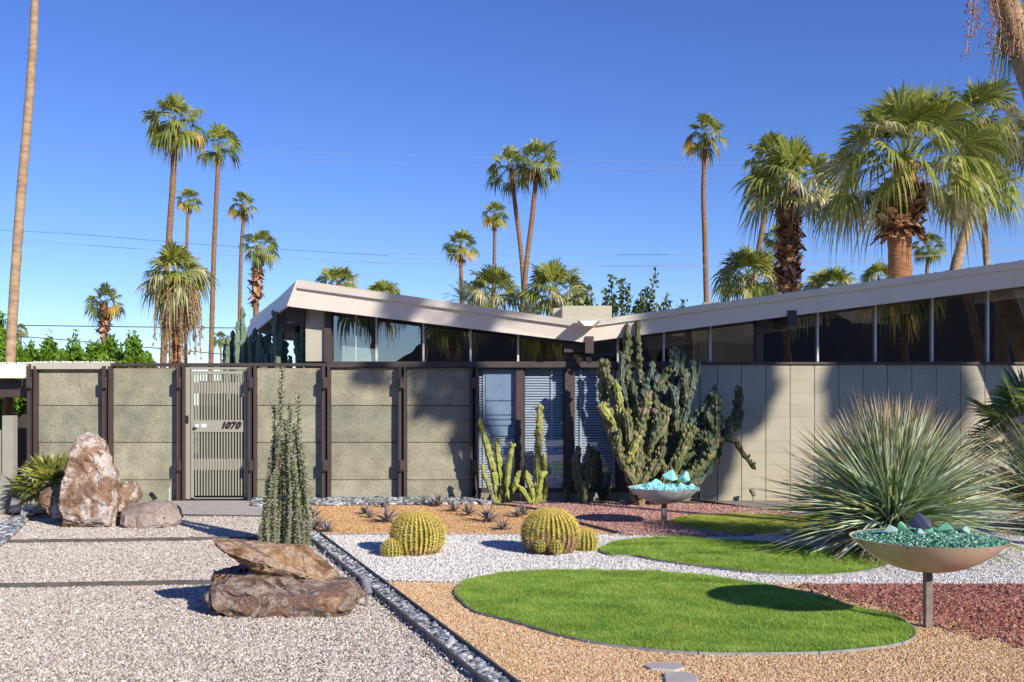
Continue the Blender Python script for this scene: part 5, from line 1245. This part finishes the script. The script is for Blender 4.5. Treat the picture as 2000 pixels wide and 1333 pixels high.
for i, (px, py, s, t, lb) in enumerate([(1309, 933, .085, 1.0, 'tallest pointed aqua glass chunk in the middle of the grey bowl'), (1338, 936, .075, 1.05, 'second tall aqua glass chunk at the right of the grey bowl'), (1280, 944, .075, .6, 'aqua glass chunk left of the tallest in the grey bowl'), (1265, 949, .06, .6, 'leftmost aqua glass chunk in the grey bowl'),
        (1292, 950, .06, .6, 'low aqua glass chunk at the front left of the grey bowl'), (1312, 951, .06, .6, 'low aqua glass chunk at the front centre of the grey bowl'), (1330, 950, .055, .7, 'low aqua glass chunk below the second tall one'), (1350, 951, .05, .7, 'rightmost aqua glass chunk in the grey bowl')]):
    p = P(px, py, d+(.08 if i < 3 else -.06)); chunk(lb, p, s*1.42, 'glass_aqua', 40+i, t, AG)
rng = np.random.default_rng(14); n = 700; a = rng.uniform(0, 6.283, n); q = np.sqrt(rng.uniform(0, 1, n))*(r-.03)
pts = np.stack([c.x+q*np.cos(a), c.y+q*np.sin(a), zr-.03+.04*(1-(q/r)**2)+rng.uniform(-.006, .008, n)], 1)
base = np.array([(1,0,0),(0,1,0),(-1,0,0),(0,-1,0),(0,0,1),(0,0,-1)], float); tris = np.array([(0,1,4),(1,2,4),(2,3,4),(3,0,4),(1,0,5),(2,1,5),(3,2,5),(0,3,5)])
V = pts[:, None]+base[None]*rng.uniform(.02, .035, (n, 1, 1))*rng.uniform(.5, 1.3, (n, 6, 1))
tag(npmesh('glass_pieces', V.reshape(-1, 3), (tris[None]+(np.arange(n)*6)[:, None, None]).reshape(-1, 3), 'glass_bits_aqua'), 'layer of small aqua glass pieces under the big chunks in the grey bowl', 'glass', None, 'stuff')
c2, r2, zr2, H2 = bowl('sand coloured metal bowl on a square post in front, filled with green glass', 1812, 1231, 1050, 146, 'bowl_sand', 2)
d = c2.y
rng = np.random.default_rng(4); n = 5200; a = rng.uniform(0, 6.283, n); q = np.sqrt(rng.uniform(0, 1, n))*(r2-.02)
pts = np.stack([c2.x+q*np.cos(a), c2.y+q*np.sin(a), zr2-.018+.05*(1-(q/r2)**2)+rng.uniform(-.006, .008, n)], 1)
base = np.array([(1,0,0),(0,1,0),(-1,0,0),(0,-1,0),(0,0,1),(0,0,-1)], float); tris = np.array([(0,1,4),(1,2,4),(2,3,4),(3,0,4),(1,0,5),(2,1,5),(3,2,5),(0,3,5)])
V = pts[:, None]+base[None]*rng.uniform(.006, .014, (n, 1, 1))*rng.uniform(.5, 1.3, (n, 6, 1))
tag(npmesh('glass_pieces', V.reshape(-1, 3), (tris[None]+(np.arange(n)*6)[:, None, None]).reshape(-1, 3), 'glass_bits'), 'layer of small green glass pieces filling the sand coloured bowl', 'glass', None, 'stuff')
b = MB(); b.lathe([(.001, 0), (r2-.03, -.03)], (c2.x, c2.y, zr2+.015), 40); 
b.lathe([(.001, -.03), (r2-.03, -.0301)], (c2.x, c2.y, zr2+.015), 40)
tag(b.build('glass_pieces', 'glass_bits'), 'bed of glass grit under the green pieces', 'glass', None, 'stuff')
GG = 'glass chunks in the sand coloured bowl'
for i, (px, py, s, t, m, lb) in enumerate([(1797, 1026, .085, 1.0, 'glass_violet', 'dark violet glass rock standing highest in the sand coloured bowl'), (1760, 1036, .06, .8, 'glass_green', 'green glass chunk left of the violet rock'), (1742, 1038, .055, .6, 'glass_sea', 'pale sea green glass chunk leftmost in the sand coloured bowl'), (1790, 1043, .05, .6, 'glass_sea', 'pale glass chunk in front of the violet rock'),
        (1845, 1036, .055, .7, 'glass_green', 'green glass chunk right of the violet rock'), (1882, 1040, .05, .7, 'glass_sea', 'rightmost glass chunk with a dark edge in the sand coloured bowl'), (1816, 1042, .045, .6, 'glass_green', 'small green glass chunk just right of the violet rock foot')]):
    chunk(lb, P(px, py, d+(.05 if i == 0 else rng.uniform(-.06, .04))), s*(1.15 if i == 0 else 1.5), m, 70+i, t, GG)

# ------------------------------------------------------------------ garden lights and small fittings
def lamp(label, px, pbase, head, tail, rpx, m, d=None, stake=None, name='garden_spotlight'):
    c = G(px, pbase) if d is None else Vector((wx(px, d), d, 0)); d = c.y
    root = empty(name, c, label, 'garden light', 'garden spotlights'); h = P(*head, d); t = P(*tail, d); r = rpx*d/F
    mid = h.lerp(t, .5)
    b = MB(); ax = (h-t); q = [t, t.lerp(h, .08), t.lerp(h, .55), t.lerp(h, .56), h]
    h2 = h+Vector((0, .06, .0)); q = [t, t.lerp(h2, .08), t.lerp(h2, .55), t.lerp(h2, .57), h2]
    b.tube(q, [r*.75, r*.95, r*.95, r*1.1, r*1.15], 18); b.build('head', m, root, smooth=False)
    b = MB(); b.tube([c, c.lerp(mid, .8), mid], [.011, .011, .016], 8); b.tube([mid-Vector((.02, 0, .01)), mid+Vector((.02, 0, -.01))], .014, 8); b.build('stake', m, root)
    return root
lamp('beige garden spotlight on a tall thin stake at the far left', 42, 1012, (33, 944), (63, 938), 6.5, 'lamp_beige')
lamp('slate grey garden spotlight at the right end of the dark slab boulder', 716, 1187, (711, 1137), (721, 1161), 8, 'lamp_slate')
lamp('small dark spotlight behind the low rounded boulder', 301, 992, (292, 966), (304, 974), 4, 'black', d=14.2)
lamp('small brown spotlight standing before the sunlit block wall', 1471, 981, (1469, 957), (1473, 969), 4.5, 'post_metal', d=Y0-.35)
lamp('thin grey stake light at the foot of the yellowish cactus cluster', 960, 990, (960, 958), (961, 966), 3, 'lamp_slate', d=15.5)
pr = empty('riser_pipe', (wx(331, 14.6), 14.6, 0), 'thin beige water riser pipe with a brass cap before the second panel bay', 'pipe')
b = MB(); x = wx(331, 14.6); b.tube([(x, 14.6, 0), (x, 14.6, wz(952, 14.6))], .012, 8); b.build('pipe', 'lamp_beige', pr)
b = MB(); b.tube([(x, 14.6, wz(952, 14.6)), (x, 14.6, wz(945, 14.6))], [.018, .014], 8); b.build('cap', 'cactus_woody', pr)

# ------------------------------------------------------------------ overhead wires
def wire(label, pts, d, r, m='wire'):
    b = MB(); b.tube(spline([P(x, y, d) for x, y in pts], 24), r, 5)
    tag(b.build('overhead_wire', m), label, 'wire', 'overhead wires')
wire('dark overhead wire just above the hedge at the left', [(-80, 634), (200, 638), (470, 641), (700, 640)], 45, .024, 'wire_dark')
wire('second dark overhead wire sloping behind the broad palm', [(-80, 650), (100, 662), (300, 680), (520, 700)], 40, .02, 'wire_dark')
wire('upper pale wire of the left mid height pair', [(-80, 446), (150, 458), (400, 478), (760, 500)], 60, .012, 'wire_dark')
wire('lower pale wire of the left mid height pair', [(-80, 466), (150, 478), (400, 496), (760, 515)], 60, .012)
wire('highest pale wire crossing the sky through the centre palms', [(-80, 280), (600, 298), (1000, 310), (1400, 318), (2080, 322)], 70, .011)
wire('second highest pale wire crossing the sky', [(-80, 296), (600, 314), (1000, 326), (1400, 332), (2080, 338)], 70, .011)
wire('pale wire crossing the lone slender palm above the right roof', [(700, 494), (1100, 498), (1400, 496), (1700, 484), (2080, 462)], 55, .012)
wire('pale wire just below the one crossing the lone slender palm', [(700, 512), (1100, 520), (1500, 516), (1700, 506), (2080, 484)], 55, .012)
wire('lowest pale wire rising to the right edge above the roof', [(1200, 522), (1500, 520), (1750, 506), (2080, 478)], 50, .010)

# ------------------------------------------------------------------ trees behind the camera: they shade the house and show in its glass
def leafy_tree(label, blobs, sdist, seed, trunk_at, m='dark_leaf', dens=46, lean=0, r0=.3):
    """blobs give the shade's place and size on the house front; the crown stands sdist up the sun's direction"""
    rng = np.random.default_rng(seed); pts = []
    for (px, py, rx_, ry_, f) in blobs:
        n = int(rx_*ry_/900*dens*f)*4; v = rng.normal(size=(n, 3)); v /= np.linalg.norm(v, axis=1)[:, None]; v *= rng.uniform(0, 1, n)[:, None]**(1/2.6)
        c = P(px, py, Y0); kx, kz = rx_*Y0/F, ry_*Y0/F
        q = np.array(c)[None]+v[:, :1]*kx*np.array([[1, 0, 0]])+v[:, 2:]*kz*np.array([[0, 0, 1]])+(sdist+v[:, 1:2]*1.6)*np.array(SD)[None]
        pts.append(q)
    q = np.concatenate(pts); V, Fc = leaf_quads(q, .17, rng, .6)
    t = P(trunk_at, 700, Y0)+SD*sdist
    root = empty('shade_tree', (t.x, t.y, 0), label, 'tree', 'trees behind the camera'); npmesh('crown', V, Fc, m, root, origin=(t.x, t.y, 0))
    b = MB(); rr = random.Random(seed); b.tube(spline([(t.x+lean, t.y, 0), (t.x+lean*.85, t.y, 4), (t.x+lean*.45, t.y, 8), (t.x, t.y, t.z)], 20), [r0-(r0-.07)*k/20 for k in range(21)], 12)
    for (px, py, rx_, ry_, f) in blobs:
        e = P(px, py, Y0)+SD*sdist; b.tube([(t.x, t.y, t.z-.2), e], [.05, .03], 6)
    b.build('trunk', 'trunk', root)
leafy_tree('tall broad leaved tree behind the camera that shades the roof valley', [(1110, 590, 120, 62, 1), (1290, 600, 150, 95, 1), (1430, 745, 75, 110, 1), (1375, 860, 50, 120, 1), (1330, 700, 110, 60, .6), (1530, 630, 110, 62, 1)], 24, 1, 1300)
leafy_tree('second tall broad leaved tree behind the camera that shades the right wing', [(1690, 600, 130, 85, 1), (1880, 560, 160, 100, 1), (1745, 770, 145, 130, 1), (2050, 560, 140, 90, 1)], 27, 2, 1750)
leafy_tree('sparse tree behind the camera that throws dapples on the panel wall', [(745, 620, 38, 60, .35), (880, 640, 45, 50, .5), (950, 600, 60, 60, .8), (850, 760, 60, 75, .16), (905, 790, 34, 110, .18), (720, 740, 50, 30, .12)], 22, 3, 900, lean=3.6, r0=.2)
for i, (x, y, h, r) in enumerate([(-9.6, -9, 4.9, 1.7), (-6.4, -12, 6.6, 1.9), (-4.2, -13, 6.9, 1.8), (-2.6, -10, 5.2, 1.7), (1.5, -14, 6, 2.2), (8, -12, 7, 2.4), (13, -14, 7.5, 2.6), (19, -15, 8, 2.6)]):
    root = empty('fan_palm', (x, y, 0), 'fan palm across the street behind the camera', 'palm tree', 'palms behind the camera')
    b = MB(); b.tube([(0, 0, 0), (.1, 0, h*.5), (0, 0, h)], [.2, .17, .15], 10); me = b.mesh('trunk'); me.materials.append(MATS['trunk']); obj('trunk', me, root)
    cr = obj('crown', (C_droop, C_tall[2], C_low)[i % 3], root); cr.location = (0, 0, h); cr.scale = (r, r, r); cr.rotation_euler.z = i
rng = np.random.default_rng(9)
for i in range(9):
    x = -14+i*4.2
    root = empty('street_shrub', (x, -16, 0), 'bushy shrub across the street behind the camera', 'shrub', 'shrubs behind the camera')
    v = rng.normal(size=(2500, 3)); v /= np.linalg.norm(v, axis=1)[:, None]; v *= rng.uniform(.2, 1, 2500)[:, None]**.4; v *= np.array([[2.3, 1.3, 1.5+.5*(i % 3)]]); v[:, 2] = np.abs(v[:, 2])*1.2
    V, Fc = leaf_quads(v, .16, rng, .6); npmesh('foliage', V, Fc, 'dark_leaf', root)

hb = MB(); q = []
rr = random.Random(6)
for k in range(61):
    u = -1.5+3.0*k/60; dist = 900; lo = 30+20*noise.noise((u*3, 0, 1)); hi = 118+34*noise.noise((u*2.3, 4, 1))+14*noise.noise((u*9, 4, 1)); f = 1/(1+math.exp(-(u+.10)*40)); q.append((u*dist, lo*(1-f)+hi*f))
vs = []; fs = []
for k, (x, h) in enumerate(q):
    for j, (dy, hf) in enumerate(((0, 0), (60, .35), (130, .72), (200, 1), (330, .6), (500, 0))): vs.append((x+rr.uniform(-9, 9), -900-dy+rr.uniform(-12, 12), max(-1, h*hf*(1+rr.uniform(-.07, .07)*(hf < 1)))-1))
for k in range(60):
    for j in range(5): a = k*6+j; fs.append((a, a+6, a+7, a+1))
hb.add(vs, fs); tag(hb.build('mountain', 'mountain'), kind='structure')
